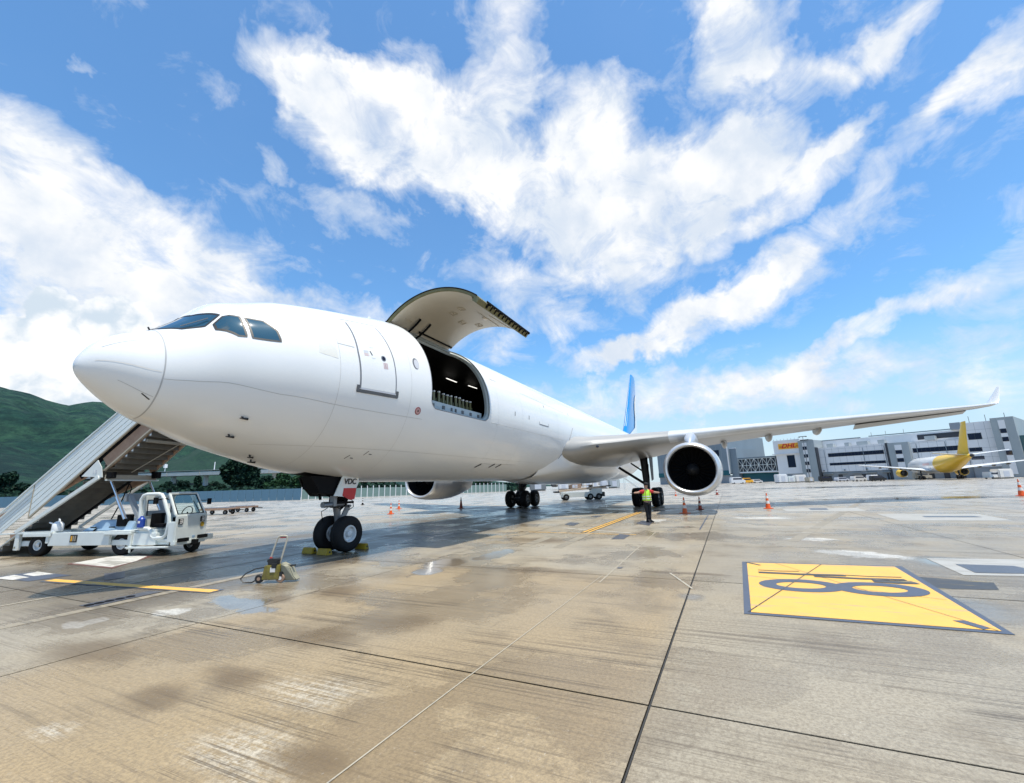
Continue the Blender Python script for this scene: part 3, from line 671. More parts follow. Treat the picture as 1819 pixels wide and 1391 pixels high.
for i in range(13):
    s = OA+.22+(OB-OA-.55)*i/12+rnd.uniform(-.03, .03); h_ = .60+rnd.uniform(-.03, .03)
    g = MB(); g.bar((s, -2.12, 4.36), (s, -2.12, 4.50+h_), .045, .10); g.bar((s+.07, -2.10, 4.36), (s+.07, -2.10, 4.42+h_), .03, .04); g.bar((s+.16, -2.10, 4.36), (s+.16, -2.1, 4.32+h_), .02, .03)
    po = g.build('guide_post', 'olive', jet)
    g = MB(); g.box((s, -2.12, 4.53+h_), (.07, .08, .045)); g.build('post_cap', 'refl_white', po)
# raised door: the same piece of skin swung about its hinge line
HZ = Vector((0, -math.cos(R_(71))*2.815, 4.885+math.sin(R_(71))*2.815)); DA = R_(-62)
def DP(s, p, r):
    v = RP(s, p, r); y, z = v.y-HZ.y, v.z-HZ.z; return Vector((s, HZ.y+y*math.cos(DA)-z*math.sin(DA), HZ.z+y*math.sin(DA)+z*math.cos(DA)))
DS0, DS1 = 7.48, 11.28
dps = [71-81*i/27 for i in range(28)]
door = MB(); door.grid([[DP(s, p, 2.83) for p in dps] for s in (DS0, 8.4, 9.4, 10.3, DS1)]); door = door.build('main_deck_door', 'white_skin', jet, smooth=True, label='raised curved cargo door with cream lining')
g = MB()
dpi = [68-74*i/27 for i in range(28)]
g.grid([[DP(s, p, 2.68) for p in dpi] for s in (DS0+.14, 8.4, 9.4, 10.3, DS1-.10)])
g.grid([[DP(DS0+.14, p, 2.68) for p in dpi], [DP(DS0+.05, p, 2.72) for p in dpi]]); g.grid([[DP(DS1-.10, p, 2.68) for p in dpi], [DP(DS1-.02, p, 2.74) for p in dpi], [DP(DS1, p, 2.83) for p in dpi]])
g.build('door_lining', 'white_in', door, smooth=True)
g = MB(); g.grid([[DP(DS0+.05, p, 2.72) for p in dps], [DP(DS0+.0, p, 2.73) for p in dps], [DP(DS0-.01, p, 2.835) for p in dps]]); g.build('door_rim', 'olive', door, smooth=True)
g = MB(); g.tube([DP(DS0-.012, p, 2.83) for p in dps], .022, 6); g.build('door_seal', 'black', door)
g = MB()                                    # latch edge
g.grid([[DP(s, -10, 2.835) for s in (DS0, DS1)], [DP(s, -13.0, 2.80) for s in (DS0, DS1)], [DP(s, -13.0, 2.62) for s in (DS0, DS1)], [DP(s, -8.5, 2.62) for s in (DS0, DS1)], [DP(s, -6, 2.68) for s in (DS0+.14, DS1-.1)]])
for s in (DS0, DS1): g.poly([DP(s, -10, 2.835), DP(s, -13, 2.80), DP(s, -13, 2.62), DP(s, -8.5, 2.62), DP(s, -8.5, 2.835)])
g.build('latch_edge', 'olive', door)
for i in range(12):
    s = DS0+.55+i*.28; g = MB(); g.bar(DP(s, -13.2, 2.84), DP(s, -13.2, 2.66), .045 if i % 3 else .08, .04); g.bar(DP(s+.05, -14.2, 2.84), DP(s+.05, -14.2, 2.78), .05, .05); g.build('door_latch', 'black', door)
g = MB(); g.bar(DP(DS0+.4, -13.4, 2.845), DP(DS1, -13.4, 2.845), .03, .07); g.build('latch_bar', 'black', door)
for (s, p) in ((9.2, 34), (9.0, 24), (10.1, 38), (10.75, 30)):
    g = MB(); q = [DP(s-.14, p+2.2, 2.672), DP(s+.14, p+2.2, 2.672), DP(s+.14, p-2.2, 2.672), DP(s-.14, p-2.2, 2.672)]
    for a, b in zip(q, q[1:]+q[:1]): g.bar(a, b, .012, .016)
    g.bar(DP(s-.05, p, 2.67), DP(s+.05, p, 2.67), .02, .03); g.build('door_hatch', 'beige', door)
for (s0, p0, s1, p1) in ((9.4, 14, 11.1, 14), (9.6, 7, 11.1, 3), (7.9, 61, 8.6, 61)):
    g = MB(); n_ = 8; g.tube([DP(s0+(s1-s0)*k/n_, p0+(p1-p0)*k/n_, 2.672) for k in range(n_+1)], .012, 5); g.build('lining_seam', 'beige', door)
v = DP(10.1, 16, 2.66); g = MB(); g.add(*ellip(v, (.13, .09, .05), 14, 8)); g.build('door_lamp', 'refl_white', door, smooth=True)
for s in (8.45, 9.05):
    g = MB(); g.tube([DP(s, 55, 2.64), DP(s, 60, 2.60), DP(s, 68, 2.62), DP(s, 73, 2.7), HP(s, 74, .02)], .04, 6); g.build('hinge_arm', 'black', jet)
g = MB(); g.bar(HP(DS0+.1, 71, -.06), HP(DS1+.05, 71, -.06), .16, .10); g.build('hinge_beam', 'surround', jet)
g = MB(); g.tube([HP(DS0, 72, .02), HP(DS1, 72, .02)], .045, 8); g.build('hinge_line', 'blackish', jet)
g = MB(); g.bar(DP(8.9, 66, 2.64), DP(DS1-.2, 66, 2.64), .05, .05); g.build('hinge_seal', 'black', door)

# cockpit windows (same both sides)
WS = [(1.12, 66.0), (1.40, 51.5), (1.68, 43.0), (1.95, 49.5), (1.93, 72.0)]
wins = {'windshield': [(1.07, 88.0), (1.14, 71.0), (1.38, 52.0), (1.68, 43.2), (1.94, 49.0), (1.78, 62.5), (1.67, 74), (1.64, 88.0)],
        'side1': [(1.80, 40.6), (1.97, 45.3), (2.09, 44.5), (2.24, 41.5), (2.27, 20.7), (2.13, 21.4), (1.81, 33.4)],
        'side2': [(2.335, 40.0), (2.66, 37.1), (2.87, 27.2), (2.91, 17.9), (2.38, 19.8)]}
for mir in (False, True):
    for k, poly in wins.items():
        fr = skinstrip(dense(poly+[poly[0]], .07)[:-1], .042, .010, closed=True, mirror=mir).build('window_frame', 'ink', jet)
        patch(poly, .007, 6, 5, mir).build('cockpit_window', 'glass', jet, smooth=True)
for mir in (False, True):                   # wipers
    sg = -1 if mir else 1; a_, b_ = HP(1.36, 56, .05), HP(1.75, 50, .06); g = MB()
    g.bar(Vector((a_.x, sg*a_.y, a_.z)), Vector((b_.x, sg*b_.y, b_.z)), .02, .02); g.build('wiper', 'steel', jet)
# passenger door
DL = [(4.84, -6.8), (4.80, 17), (4.86, 44.8), (5.90, 44.8), (6.00, 17), (6.03, -6.8)]
skinstrip(dense([DL[0], DL[1], DL[2]]), .045, .006).build('door_gap', 'seam_dark', jet)
skinstrip(dense([DL[2], DL[3]]), .018, .006).build('door_gap', 'seam', jet)
skinstrip(dense([DL[3], DL[4], DL[5]]), .045, .006).build('door_gap', 'seam_dark', jet)
pd = patch([(4.86, -6.4), (4.82, 17), (4.88, 44.4), (5.88, 44.4), (5.98, 17), (6.01, -6.4)], .008, 6, 8).build('passenger_door', 'white_skin', jet, smooth=True)
skinstrip(dense([(4.74, -8.6), (6.12, -8.6)]), .10, .012).build('scuff_plate', 'dark_grey', jet)
skinstrip(dense([(4.85, -7.0), (6.02, -7.0)]), .05, .013).build('scuff_edge', 'pale_grey', jet)
for s in (4.77, 6.09): skinstrip(dense([(s, -9), (s, -5)]), .09, .016).build('scuff_bracket', 'dark_grey', jet)
def disc(s, p, rs, rp, m, off, nm, par=jet, n=20):
    return patch([(s+rs*math.cos(2*PI*i/n), p+rp/R0*math.sin(2*PI*i/n)) for i in range(n)], off, 2, 1).build(nm, m, par, smooth=True)
disc(5.62, 15.7, .085, .10, 'seam_dark', .012, 'door_porthole', pd); disc(5.62, 15.7, .055, .068, 'glass_dark', .016, 'porthole_pane', pd)
skinstrip(dense([(5.19, 19.5), (5.24, 16.5)], .03), .035, .012).build('door_handle', 'ink', pd)
for i in range(6): skinstrip(dense([(4.98, 19.4-i*.75), (5.15-.03*(i % 2), 19.4-i*.75)]), .016, .0112).build('door_placard', 'pale_red' if i > 2 else 'pale_grey', pd)
for i in range(7): skinstrip(dense([(5.58, 12.4-i*.62), (5.74, 12.4-i*.62)]), .014, .0112).build('door_placard', 'pale_red', pd)
for i in range(2): skinstrip(dense([(5.20, 22.6-i*8), (5.34, 22.6-i*8)]), .016, .0112).build('door_placard', 'pale_grey', pd)
skinstrip(dense([(4.75, 48.8), (6.12, 48.0)]), .03, .006).build('rain_gutter', 'seam', jet)
disc(6.92, 16.3, .13, .20, 'seam_dark', .006, 'cabin_window'); disc(6.94, 16.0, .10, .165, 'pale_grey', .010, 'window_blind')
disc(7.04, -15.2, .125, .125, 'purple', .006, 'warning_ring'); disc(7.04, -15.2, .095, .095, 'pink', .010, 'ring_disc'); disc(7.04, -15.2, .03, .03, 'ink', .014, 'ring_centre')
# seams and small fittings
def zpath(z, s0, s1, n=40): return [(s0+(s1-s0)*i/n, PHI(s0+(s1-s0)*i/n, z)) for i in range(n+1)]
skinstrip([(1.061, -88+4*i) for i in range(45)], .022, .003).build('radome_seam', 'seam', jet)
skinstrip(dense([(.18, 2), (.5, -1), (1.03, -5)], .05), .014, .006).build('radome_strip', 'refl_white', jet)
skinstrip(dense([(.25, 40), (.6, 43), (1.03, 46)], .05), .010, .004).build('radome_strip', 'seam', jet)
skinstrip(dense([(.5, -32), (1.03, -38)], .05), .008, .004).build('radome_strip', 'seam', jet)
skinstrip(dense([(.86, -38), (1.0, -43)], .03), .022, .006).build('radome_drain', 'ink', jet)
M['seam_pale'] = mat('pale_seam', (.47, .47, .45), .4)
skinstrip([(1.08+i*.16, -14-6*min(1, i/12)) for i in range(40)], .012, .003).build('skin_seam', 'seam_pale', jet)
skinstrip([(11.6+i*.35, -12) for i in range(26)], .014, .003).build('skin_seam', 'seam_pale', jet)
for s in (4.25, 6.65, 12.2, 14.6, 17.0, 19.4, 24.5, 29.0): skinstrip([(s, -85+4*i) for i in range(42)], .008, .0025).build('skin_seam', 'seam_pale', jet)
skinstrip(zpath(2.95, 3.0, 18.0), .010, .003).build('skin_seam', 'seam_pale', jet)
skinstrip(zpath(6.9, 12.0, 40.0), .012, .003).build('skin_seam', 'seam_pale', jet)
skinstrip(dense([(12.0, 29), (12.65, 29.3)]), .03, .005).build('skin_mark', 'seam', jet)
skinstrip(dense([(15.0, 27), (21, 24)]), .02, .004).build('skin_mark', 'seam_pale', jet)
for (s, p, ln) in ((13.75, 1.5, 4), (15.3, 2.0, 4), (17.7, 21.4, 3), (21.9, 24.6, 4)): skinstrip([(s, p-ln/2), (s+.03, p+ln/2)], .05, .006).build('vent_slot', 'ink', jet)
skinstrip([(16.6, 1.2), (16.6, -1.5), (17.2, -1.6), (17.85, -1.5), (17.85, 1.2)], .05, .006).build('latch_mark', 'seam_dark', jet)
skinstrip(dense([(12.3, -49.5), (15.6, -48)]), .02, .005).build('skin_mark', 'seam', jet)
for (s, p) in ((12.27, -52), (13.4, -51), (14.0, -50.8)): skinstrip([(s-.12, p-2.4), (s, p), (s+.14, p+2.2)], .10, .008).build('drain_port', 'ink', jet)
for (s, p) in ((5.45, -54), (5.93, -48.5)):
    skinstrip([(s-.05, p-2.5), (s+.02, p+1.5)], .02, .006).build('static_port', 'ink', jet); skinstrip([(s+.1, p-1), (s+.2, p-1)], .04, .006).build('static_port', 'seam_dark', jet)
for (s, p, L) in ((2.5, -41, .20), (2.5, -59, .20), (3.3, -76, .16), (3.5, -83, .22)):
    a_ = HP(s, p); b_ = HP(s, p, .07); g = MB(); g.bar(a_, b_, .04, .02); g.tube([b_-Vector((L*.4, 0, 0)), b_+Vector((L*.5, 0, 0))], [.012, .03], 6); g.build('air_probe', 'blackish', jet)
g = MB(); a_ = HP(1.12, 92); g.bar(a_, a_+Vector((-.04, 0, .06)), .015, .03); g.build('antenna', 'ink', jet)
g = MB(); a_ = HP(7.3, 86); g.bar(a_, a_+Vector((.08, 0, .20)), .02, .10); g.build('antenna', 'white_skin', jet)
M['old_paint'] = mat('older_paint', (.70, .69, .635), .35, var=(1.2, .5, (.62, .60, .53)))
patch([(3.72, 12), (3.80, 34), (4.14, 33), (4.20, 10)], .0022, 5, 6).build('touched_up_area', 'old_paint', jet, smooth=True)
skinstrip(dense([(4.24, 21.8), (4.72, 20.6)]), .03, .004).build('skin_mark', 'seam_pale', jet)
for k_ in range(7): skinstrip(dense([(12.1+k_*1.6, -14), (12.1+k_*1.6, -12.2)]), .02, .004).build('skin_mark', 'seam_pale', jet)
# nose wheel bay and its doors
patch([(5.0, -99), (5.0, -81), (7.05, -81), (7.05, -99)], .006, 3, 6).build('wheel_bay', 'black', jet)
def plate(pts, Y, th, m, nm, par=jet):
    g = MB(); g.poly([(x, Y, z) for x, z in pts], th=(0, th, 0)); return g.build(nm, m, par)
nd = plate([(6.22, 2.25), (6.74, 2.25), (6.86, 2.20), (6.89, 2.10), (6.66, 1.60), (5.93, 1.66)], -.56, -.03, 'gse_white', 'nose_gear_door')
plate([(6.27, 2.20), (6.79, 2.20), (6.84, 2.14), (6.74, 1.93), (6.15, 1.94)], -.566, -.012, 'refl_white', 'white_plate', nd)
plate([(6.28, 1.88), (6.78, 1.88), (6.72, 1.55), (6.55, 1.52), (6.24, 1.66)], -.572, -.02, 'red', 'red_plate', nd)
text('VDC', .235, 'ink', nd, (6.50, -.585, 2.07), (1, 0, .0), (0, 0, 1), shear=.15, sx=1.0, bold=.004)
plate([(5.55, 2.22), (7.0, 2.22), (6.95, 1.62), (6.02, 1.66), (5.7, 1.95)], .56, .03, 'blackish', 'nose_gear_door')
plate([(5.15, 2.24), (6.0, 2.22), (6.05, 1.70), (5.50, 1.76)], -.02, .45, 'black', 'gear_bay_fairing')
g = MB(); g.box((6.3, 0, 2.05), (1.3, .9, .35)); g.build('gear_bay_box', 'black', jet)

def tyre(c, r, w, parent, name='tyre', rim=True, rimm='refl_white', out=-1):
    """wheel with its axle along y; out = side the hub shows"""
    g = MB(); ri = r*.46
    g.lathe([(-w*.34, ri), (-w*.46, ri*1.15), (-w*.5, r*.74), (-w*.46, r*.90), (-w*.34, r*.975), (-w*.20, r), (-w*.195, r*.985), (-w*.06, r*.992), (-w*.055, r*1.004), (w*.055, r*1.004), (w*.06, r*.992), (w*.195, r*.985), (w*.2, r), (w*.34, r*.975), (w*.46, r*.9), (w*.5, r*.74), (w*.46, ri*1.15), (w*.34, ri)], c, (0, 1, 0), 40)
    o = g.build(name, 'rubber', parent, smooth=True)
    g = MB(); s_ = out*w
    g.lathe([(s_*.36, ri*1.06), (s_*.42, ri*1.0), (s_*.42, ri*.86), (s_*.18, ri*.80), (s_*.14, ri*.42), (s_*.40, ri*.36), (s_*.44, ri*.26), (s_*.44, .001)], c, (0, 1, 0), 32)
    s_ = -s_; g.lathe([(s_*.36, ri*1.06), (s_*.30, ri*.7), (s_*.30, .001)], c, (0, 1, 0), 24)
    g.build('wheel_rim', rimm, o, smooth=True); return o
M['rim_white'] = mat('wheel_white', (.70, .72, .72), .35, var=(10, .4, (.4, .4, .4)))
ng = MB(); ng.tube([(6.45, 0, 2.15), (6.56, 0, 1.35)], .13, 14); ng.tube([(6.53, 0, 1.55), (6.56, 0, 1.32)], .19, 14); ng.build('nose_gear_leg', 'blackish', jet, smooth=True)
g = MB(); g.tube([(6.56, 0, 1.33), (6.60, 0, 1.1), (6.67, 0, .62)], [.12, .10, .085], 16); g.tube([(6.67, -.42, .525), (6.67, .42, .525)], .07, 10); g.build('shock_strut', 'steel', jet, smooth=True)
g = MB(); g.tube([(6.55, -.28, 1.42), (5.78, -.30, 1.40)], [.07, .075], 10); g.tube([(6.5, .1, 1.40), (6.1, .1, 1.40)], .09, 10); g.bar((6.15, -.3, 1.36), (6.15, -.3, 1.66), .16, .12); g.build('steering_actuator', 'steel', jet, smooth=True)
g = MB(); g.tube([(6.60, 0, 1.40), (7.02, 0, 1.32)], .05, 6); g.bar((7.02, 0, 1.33), (6.76, 0, .86), .17, .05, (0, 1, 0)); g.tube([(7.02, -.1, 1.33), (7.02, .1, 1.33)], .045, 8); g.build('torque_link', 'steel', jet)
g = MB()
for i in range(6):
    x0 = 6.5+.03*i; y0 = -.2+.08*i; g.tube([(x0, y0, 1.75), (x0+.2+.05*i, y0-.05, 1.6), (x0+.28, y0, 1.4), (x0+.1, y0*.5, 1.2)], .013, 5)
g.tube([(6.3, .1, 1.30), (6.1, .12, 1.2), (6.15, .12, 1.0), (6.25, .2, .9)], .012, 5); g.tube([(6.45, -.1, 2.0), (6.3, -.2, 1.7), (6.5, -.2, 1.5)], .02, 5)
g.tube([(5.8, .1, 2.0), (6.4, 0, 1.62)], .07, 8)
for i in range(9):
    z0 = 1.28+.055*i; y0 = -.26+.06*(i % 4); g.tube([(6.35-.02*i, y0, z0+.25), (6.20+.03*i, y0-.06, z0+.1), (6.42, y0, z0), (6.66+.03*(i % 3), y0+.04, z0+.05), (6.78, y0, z0+.3)], .014, 5)
g.box((6.50, -.20, 1.60), (.34, .16, .12)); g.box((6.30, -.12, 1.52), (.14, .20, .22)); g.box((6.68, -.18, 1.48), (.16, .12, .16)); g.bar((6.2, -.34, 1.45), (6.9, -.34, 1.45), .05, .07)
g.tube([(6.9, -.2, 1.6), (6.98, -.24, 1.45), (7.05, -.2, 1.3), (6.95, -.1, 1.2)], .014, 5); g.bar((6.15, .25, 1.55), (6.0, .3, 2.1), .06, .06)
g.build('hydraulic_hoses', 'black', jet)
for (x, y, z) in ((6.38, -.20, 1.66), (6.62, -.22, 1.67)):
    g = MB(); g.lathe([(0, .001), (0, .06), (.05, .075), (.1, .05)], (x-.05, y, z), (-.6, -.8, 0), 14); g.build('taxi_lamp', 'lip', jet)
for y in (-.36, .36): tyre((6.67, y, .525), .525, .38, jet, 'nose_wheel', rimm='rim_white', out=-1)

# wings
def airfoil(x, z, Y, c, tc, inc=0, n=14):
    """section loop: leading edge (x, z), chord c; incidence turns the tail down"""
    up, lo = [], []
    for i in range(n+1):
        t = (1-math.cos(PI*i/n))/2
        th = 5*tc*(.2969*math.sqrt(t)-.126*t-.3516*t*t+.2843*t**3-.1036*t**4); cam_ = .018*4*t*(1-t)
        up.append((t*c, (cam_+th)*c)); lo.append((t*c, (cam_-th*.92)*c))
    P = lo[::-1]+up[1:-1]; ci, si = math.cos(R_(inc)), math.sin(R_(inc))
    return [Vector((x+a*ci+b*si, Y, z-a*si+b*ci)) for a, b in P]
WST = [(1.6, 20.2, 3.95, 13.4, .150, 3.0), (2.55, 20.5, 3.90, 13.0, .150, 3.4), (2.9, 20.95, 3.92, 12.4, .15, 3.6), (3.3, 21.5, 3.98, 11.7, .148, 3.7), (4.0, 22.05, 4.10, 11.0, .142, 3.7), (5.2, 23.0, 4.23, 10.1, .136, 3.5), (6.5, 23.93, 4.40, 9.3, .130, 3.2),
       (8.0, 25.0, 4.56, 8.4, .122, 2.9), (9.37, 25.98, 4.72, 7.6, .115, 2.6), (13.0, 28.5, 5.10, 6.5, .110, 2.0), (17.15, 31.5, 5.50, 5.4, .108, 1.5), (21, 34.2, 5.88, 4.5, .105, 1.0), (24, 36.3, 6.15, 3.8, .105, .6), (27.5, 38.75, 6.49, 3.05, .102, .2), (29.3, 40.05, 6.71, 2.6, .10, 0)]
def wing_le(Y):
    return [float(np.interp(Y, [w[0] for w in WST], [w[i] for w in WST])) for i in (1, 2, 3, 4, 5)]
def wing_te(Y, frac=1.0, low=0):
    x, z, c, tc, inc = wing_le(Y); return Vector((x+c*frac*math.cos(R_(inc)), -Y, z-c*frac*math.sin(R_(inc))-low*tc*c))
def mirr(vs, sg): return [Vector((v.x, sg*v.y, v.z)) for v in vs]
for sg in (1, -1):                           # 1 = port (y negative)
    g = MB(); rows = [mirr(airfoil(x, z, -Y, c, tc, inc), sg) for (Y, x, z, c, tc, inc) in WST]; g.grid(rows, closed=True); g.poly(rows[-1])
    wg = g.build('wing', 'wing_grey', jet, smooth=True)
    g = MB(); rows = []                      # bright leading edge skin
    for (Y, x, z, c, tc, inc) in WST[7:]:
        P = airfoil(x, z, -Y, c, tc*1.012, inc, 24); n = 24; rows.append(mirr([p+Vector((-.006, 0, 0)) for p in P[n-5:n+7]], sg))
    g.grid(rows); g.build('leading_edge', 'grey_skin', wg, smooth=True)
    # winglet
    g = MB(); x, z, c, tc, inc = wing_le(29.3); rows = []
    for (t, dY, dz, dx, ch) in ((0, 0, 0, 0, 2.6), (.10, .22, .05, .15, 2.4), (.25, .40, .25, .35, 2.0), (.55, .62, .72, .70, 1.35), (.85, .84, 1.15, 1.0, .8), (1, .95, 1.40, 1.2, .45)):
        P = airfoil(0, 0, 0, ch, .07, 0, 10); tilt = min(1, t*3)*R_(65)
        rows.append(mirr([Vector((x+dx+p.x, -29.3-dY+p.z*math.sin(tilt), z+dz+p.z*math.cos(tilt))) for p in P], sg))
    g.grid(rows, closed=True); g.poly(rows[-1]); g.build('winglet', 'white_skin', wg, smooth=True)
    # drooped aileron and flap
    g = MB(); A = []; B = []; C_ = []
    for Y in np.linspace(20.2, 28.1, 8):
        h_ = wing_te(Y, .74, .30); e = wing_te(Y, 1.0); k = .24*wing_le(Y)[2]; A.append(mirr([h_], sg)[0]); B.append(mirr([h_+Vector((k*.9, 0, -k*.22))], sg)[0]); C_.append(mirr([h_+Vector((.12, 0, .13))], sg)[0])
    g.grid([A, B, C_]); g.poly([A[0], B[0], C_[0]]); g.poly([A[-1], B[-1], C_[-1]]); g.build('aileron', 'wing_grey', wg)
    # flap track fairings
    for Y, L, rr in ((11.1, 3.9, .40), (14.2, 3.7, .42), (17.6, 3.5, .42)):
        q = wing_te(Y, .62, .45); g = MB(); x0 = q.x-.4
        prf = [(0, .02), (.25, .45), (.8, .8), (1.6, 1), (2.4, .92), (3.2, .55), (3.7, .2), (3.9, .02)]
        g.lathe([(h*L/3.9, r_*rr) for h, r_ in prf], (x0, sg*q.y, q.z+.22), (.985, 0, -.03), 18, sy=.55); g.build('flap_track_fairing', 'wing_grey', wg, smooth=True)
    g = MB(); v = Vector((22.05, -4.02, 4.02)); g.add(*ellip((22.3, sg*-4.2, 3.98), (.14, .09, .07), 12, 6)); g.build('landing_light', 'glass_dark', wg, smooth=True)
    # engine
    ex, ey, ez = 22.6, -9.27*sg, 2.45
    g = MB(); g.lathe([(.30, 1.505), (.7, 1.545), (1.5, 1.575), (2.6, 1.56), (3.6, 1.46), (4.6, 1.27), (5.5, 1.03), (6.0, .90), (6.0, .87), (5.2, .95), (4.2, 1.0)], (ex, ey, ez), (1, 0, -.02), 48, flat=.86)
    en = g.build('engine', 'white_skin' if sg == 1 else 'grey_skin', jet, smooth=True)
    g = MB(); g.lathe([(.30, 1.505), (.15, 1.465), (.05, 1.41), (0, 1.345), (.02, 1.29), (.08, 1.255), (.2, 1.235)], (ex, ey, ez), (1, 0, -.02), 48, flat=.86); g.build('inlet_lip', 'lip', en, smooth=True)
    g = MB(); g.lathe([(.2, 1.235), (.22, 1.262), (.7, 1.22), (1.25, 1.235)], (ex, ey, ez), (1, 0, -.02), 48, flat=.9); g.lathe([(1.25, 1.235), (1.45, .3), (1.45, .01)], (ex, ey, ez), (1, 0, -.02), 48, flat=.9); g.build('inlet_duct', 'black', en, smooth=True)
    g = MB()
    for k in range(26):
        a0 = 2*PI*k/26; pts_ = []
        for r_, tw in ((.38, .9), (.8, .55), (1.19, .25)):
            for sgn in (-1, 1): pts_.append(Vector((ex+1.1+sgn*.12*math.cos(tw), ey+r_*math.cos(a0+sgn*.09*math.sin(tw+.4)), ez+r_*math.sin(a0+sgn*.09*math.sin(tw+.4)))))
        g.add(pts_, [(0, 1, 3, 2), (2, 3, 5, 4)])
    g.build('fan_blades', 'black', en)
    g = MB(); g.lathe([(.62, .01), (.66, .07), (.85, .22), (1.12, .37), (1.3, .38)], (ex, ey, ez-.02), (1, 0, 0), 20); g.build('spinner', 'blackish', en, smooth=True)
    g = MB(); g.lathe([(4.6, .55), (5.6, .5), (6.6, .28), (7.0, .02)], (ex, ey, ez-.08), (1, 0, 0), 20); g.build('exhaust_cone', 'steel', en, smooth=True)
    for k, dx_ in enumerate((.95, 3.35)): 
        g = MB(); rr = 1.556 if not k else 1.505; g.lathe([(dx_-.012, rr+.006), (dx_-.012, rr+.012), (dx_+.012, rr+.012), (dx_+.012, rr+.004)], (ex, ey, ez), (1, 0, -.02), 48, flat=.86); g.build('cowl_seam', 'seam', en)
    # pylon
    g = MB(); rows = []
    for (x, zt, zb, w_) in ((23.35, 3.97, 3.90, .05), (23.7, 4.28, 3.85, .24), (24.4, 4.56, 3.8, .34), (25.3, 4.74, 3.8, .36), (26.3, 4.72, 3.7, .36), (28.2, 4.55, 3.5, .36), (30.5, 4.3, 3.6, .30), (32.2, 4.2, 4.0, .10)):
        rows.append([Vector((x, ey+w_*math.cos(a)*(1 if True else 0), (zt+zb)/2+(zt-zb)/2*math.sin(a))) for a in [2*PI*i/14 for i in range(14)]])
    g.grid(rows, closed=True); g.build('engine_pylon', 'lip', en, smooth=True)
    # main landing gear
    gy = -5.34*sg; up_ = 1.0
    g = MB(); g.tube([(31.7, gy*.99, 4.0), (31.9, gy, 2.2), (32.0, gy, .75)], [.30, .27, .20], 14); g.bar((31.0, gy, .68), (33.1, gy, .72), .3, .28); g.tube([(31.0, gy, .78), (31.8, gy, 1.7)], .06, 6)
    g.tube([(31.85, gy, 1.6), (31.8, gy*.62, 3.0)], .10, 8); g.tube([(31.9, gy, 2.5), (31.8, gy*.80, 3.3)], .06, 8); g.tube([(31.4, gy, 1.2), (31.2, gy, 3.4)], .05, 6); g.tube([(32.4, gy, 1.3), (33.2, gy, 3.2)], .08, 8)
    lg = g.build('main_gear_leg', 'blackish', jet, smooth=False)
    plate([(31.3, 4.0), (33.0, 3.9), (32.6, 2.0), (31.7, 1.9)], gy-.42*sg, .04, 'blackish', 'gear_leg_door')
    for x in (31.06, 33.04):
        for dy in (-.70, .70): tyre((x, gy+dy, .70), .70, .53, jet, 'main_wheel', rimm='steel', out=-1 if gy+dy < gy else 1)
        g = MB(); g.tube([(x, gy-.6, .70), (x, gy+.6, .70)], .10, 8); g.build('axle', 'blackish', jet)
# wing-body fairing
g = MB(); rows = []
for (s, dz, dw, zt) in ((19.0, -.02, -.02, 2.6), (19.8, .05, .03, 3.0), (20.8, .12, .10, 3.5), (22.5, .2, .20, 3.9), (26, .24, .30, 4.2), (31, .24, .32, 4.3), (34.5, .20, .28, 4.2), (36.3, .10, .14, 3.9), (37.6, .0, .02, 3.5), (38.3, -.05, -.04, 3.2)):
    row = []
    ph1 = PHI(s, zt)
    for i in range(33):
        p = ph1+(-180-2*ph1)*i/32; v = HP(s, p); k = min(1, min(i, 32-i)/5); a_ = R_(p)
        bx = 1+.10*abs(math.sin(2*a_))*k
        row.append(Vector((s, v.y*(1+dw/2.8*k)*bx, 4.885+(v.z-4.885)*(1+dz/2.8*k)*(1+(bx-1)*.4)+(0 if k == 1 else 0))))
    rows.append(row)
g.grid(rows); bf = g.build('belly_fairing', 'white_skin', jet, smooth=True)
g = MB(); n_ = 30; A = []
for i in range(n_+1):
    t = i/n_; A.append(HP(22.0-2.9*t**.8, 6-92*t, .008))
g2 = MB(); g2.tube(A, .016, 5); g2.build('fairing_seam', 'seam_dark', jet)

# tail
def surf(rows, nm, m, par=jet):
    g = MB(); R2 = rows; g.grid(R2, closed=True); g.poly(R2[-1]); return g.build(nm, m, par, smooth=True)
def finsec(x, z, c, tc):
    P = airfoil(0, 0, 0, c, tc, 0, 12); return [Vector((x+p.x, (p.z-.018*4*(p.x/c)*(1-p.x/c)*c), z)) for p in P]
fin = surf([finsec(50.6, 7.3, 10.4, .085), finsec(52.2, 8.8, 8.7, .09), finsec(55.9, 13.0, 6.1, .09), finsec(59.3, 17.0, 3.5, .085), finsec(59.75, 17.35, 2.7, .07)], 'tail_fin', 'blue_fin')
g = MB()                                     # white sweep painted on the fin, both sides
for side in (-1, 1):
    rows = []
    for (z, x0, x1) in ((7.9, 53.0, 59.5), (9.2, 57.6, 60.4), (10.6, 58.6, 61.0), (11.9, 58.7, 61.4), (13.0, 59.2, 61.7), (14.0, 60.4, 61.95), (14.6, 61.6, 62.15)):
        c_ = np.interp(z, [7.3, 8.8, 13, 17], [10.4, 8.7, 6.1, 3.5]); xl = np.interp(z, [7.3, 8.8, 13, 17], [50.6, 52.2, 55.9, 59.3]); r2 = []
        for i in range(7):
            x = x0+(x1-x0)*i/6; tt = min(max((x-xl)/c_, .001), .999); th = 5*.09*(.2969*math.sqrt(tt)-.126*tt-.3516*tt*tt+.2843*tt**3-.1036*tt**4)*c_
            r2.append(Vector((x, side*(th+.06), z)))
        rows.append(r2)
    g.grid(rows)
g.build('fin_sweep', 'white_skin', fin, smooth=True)
g = MB(); rows = []
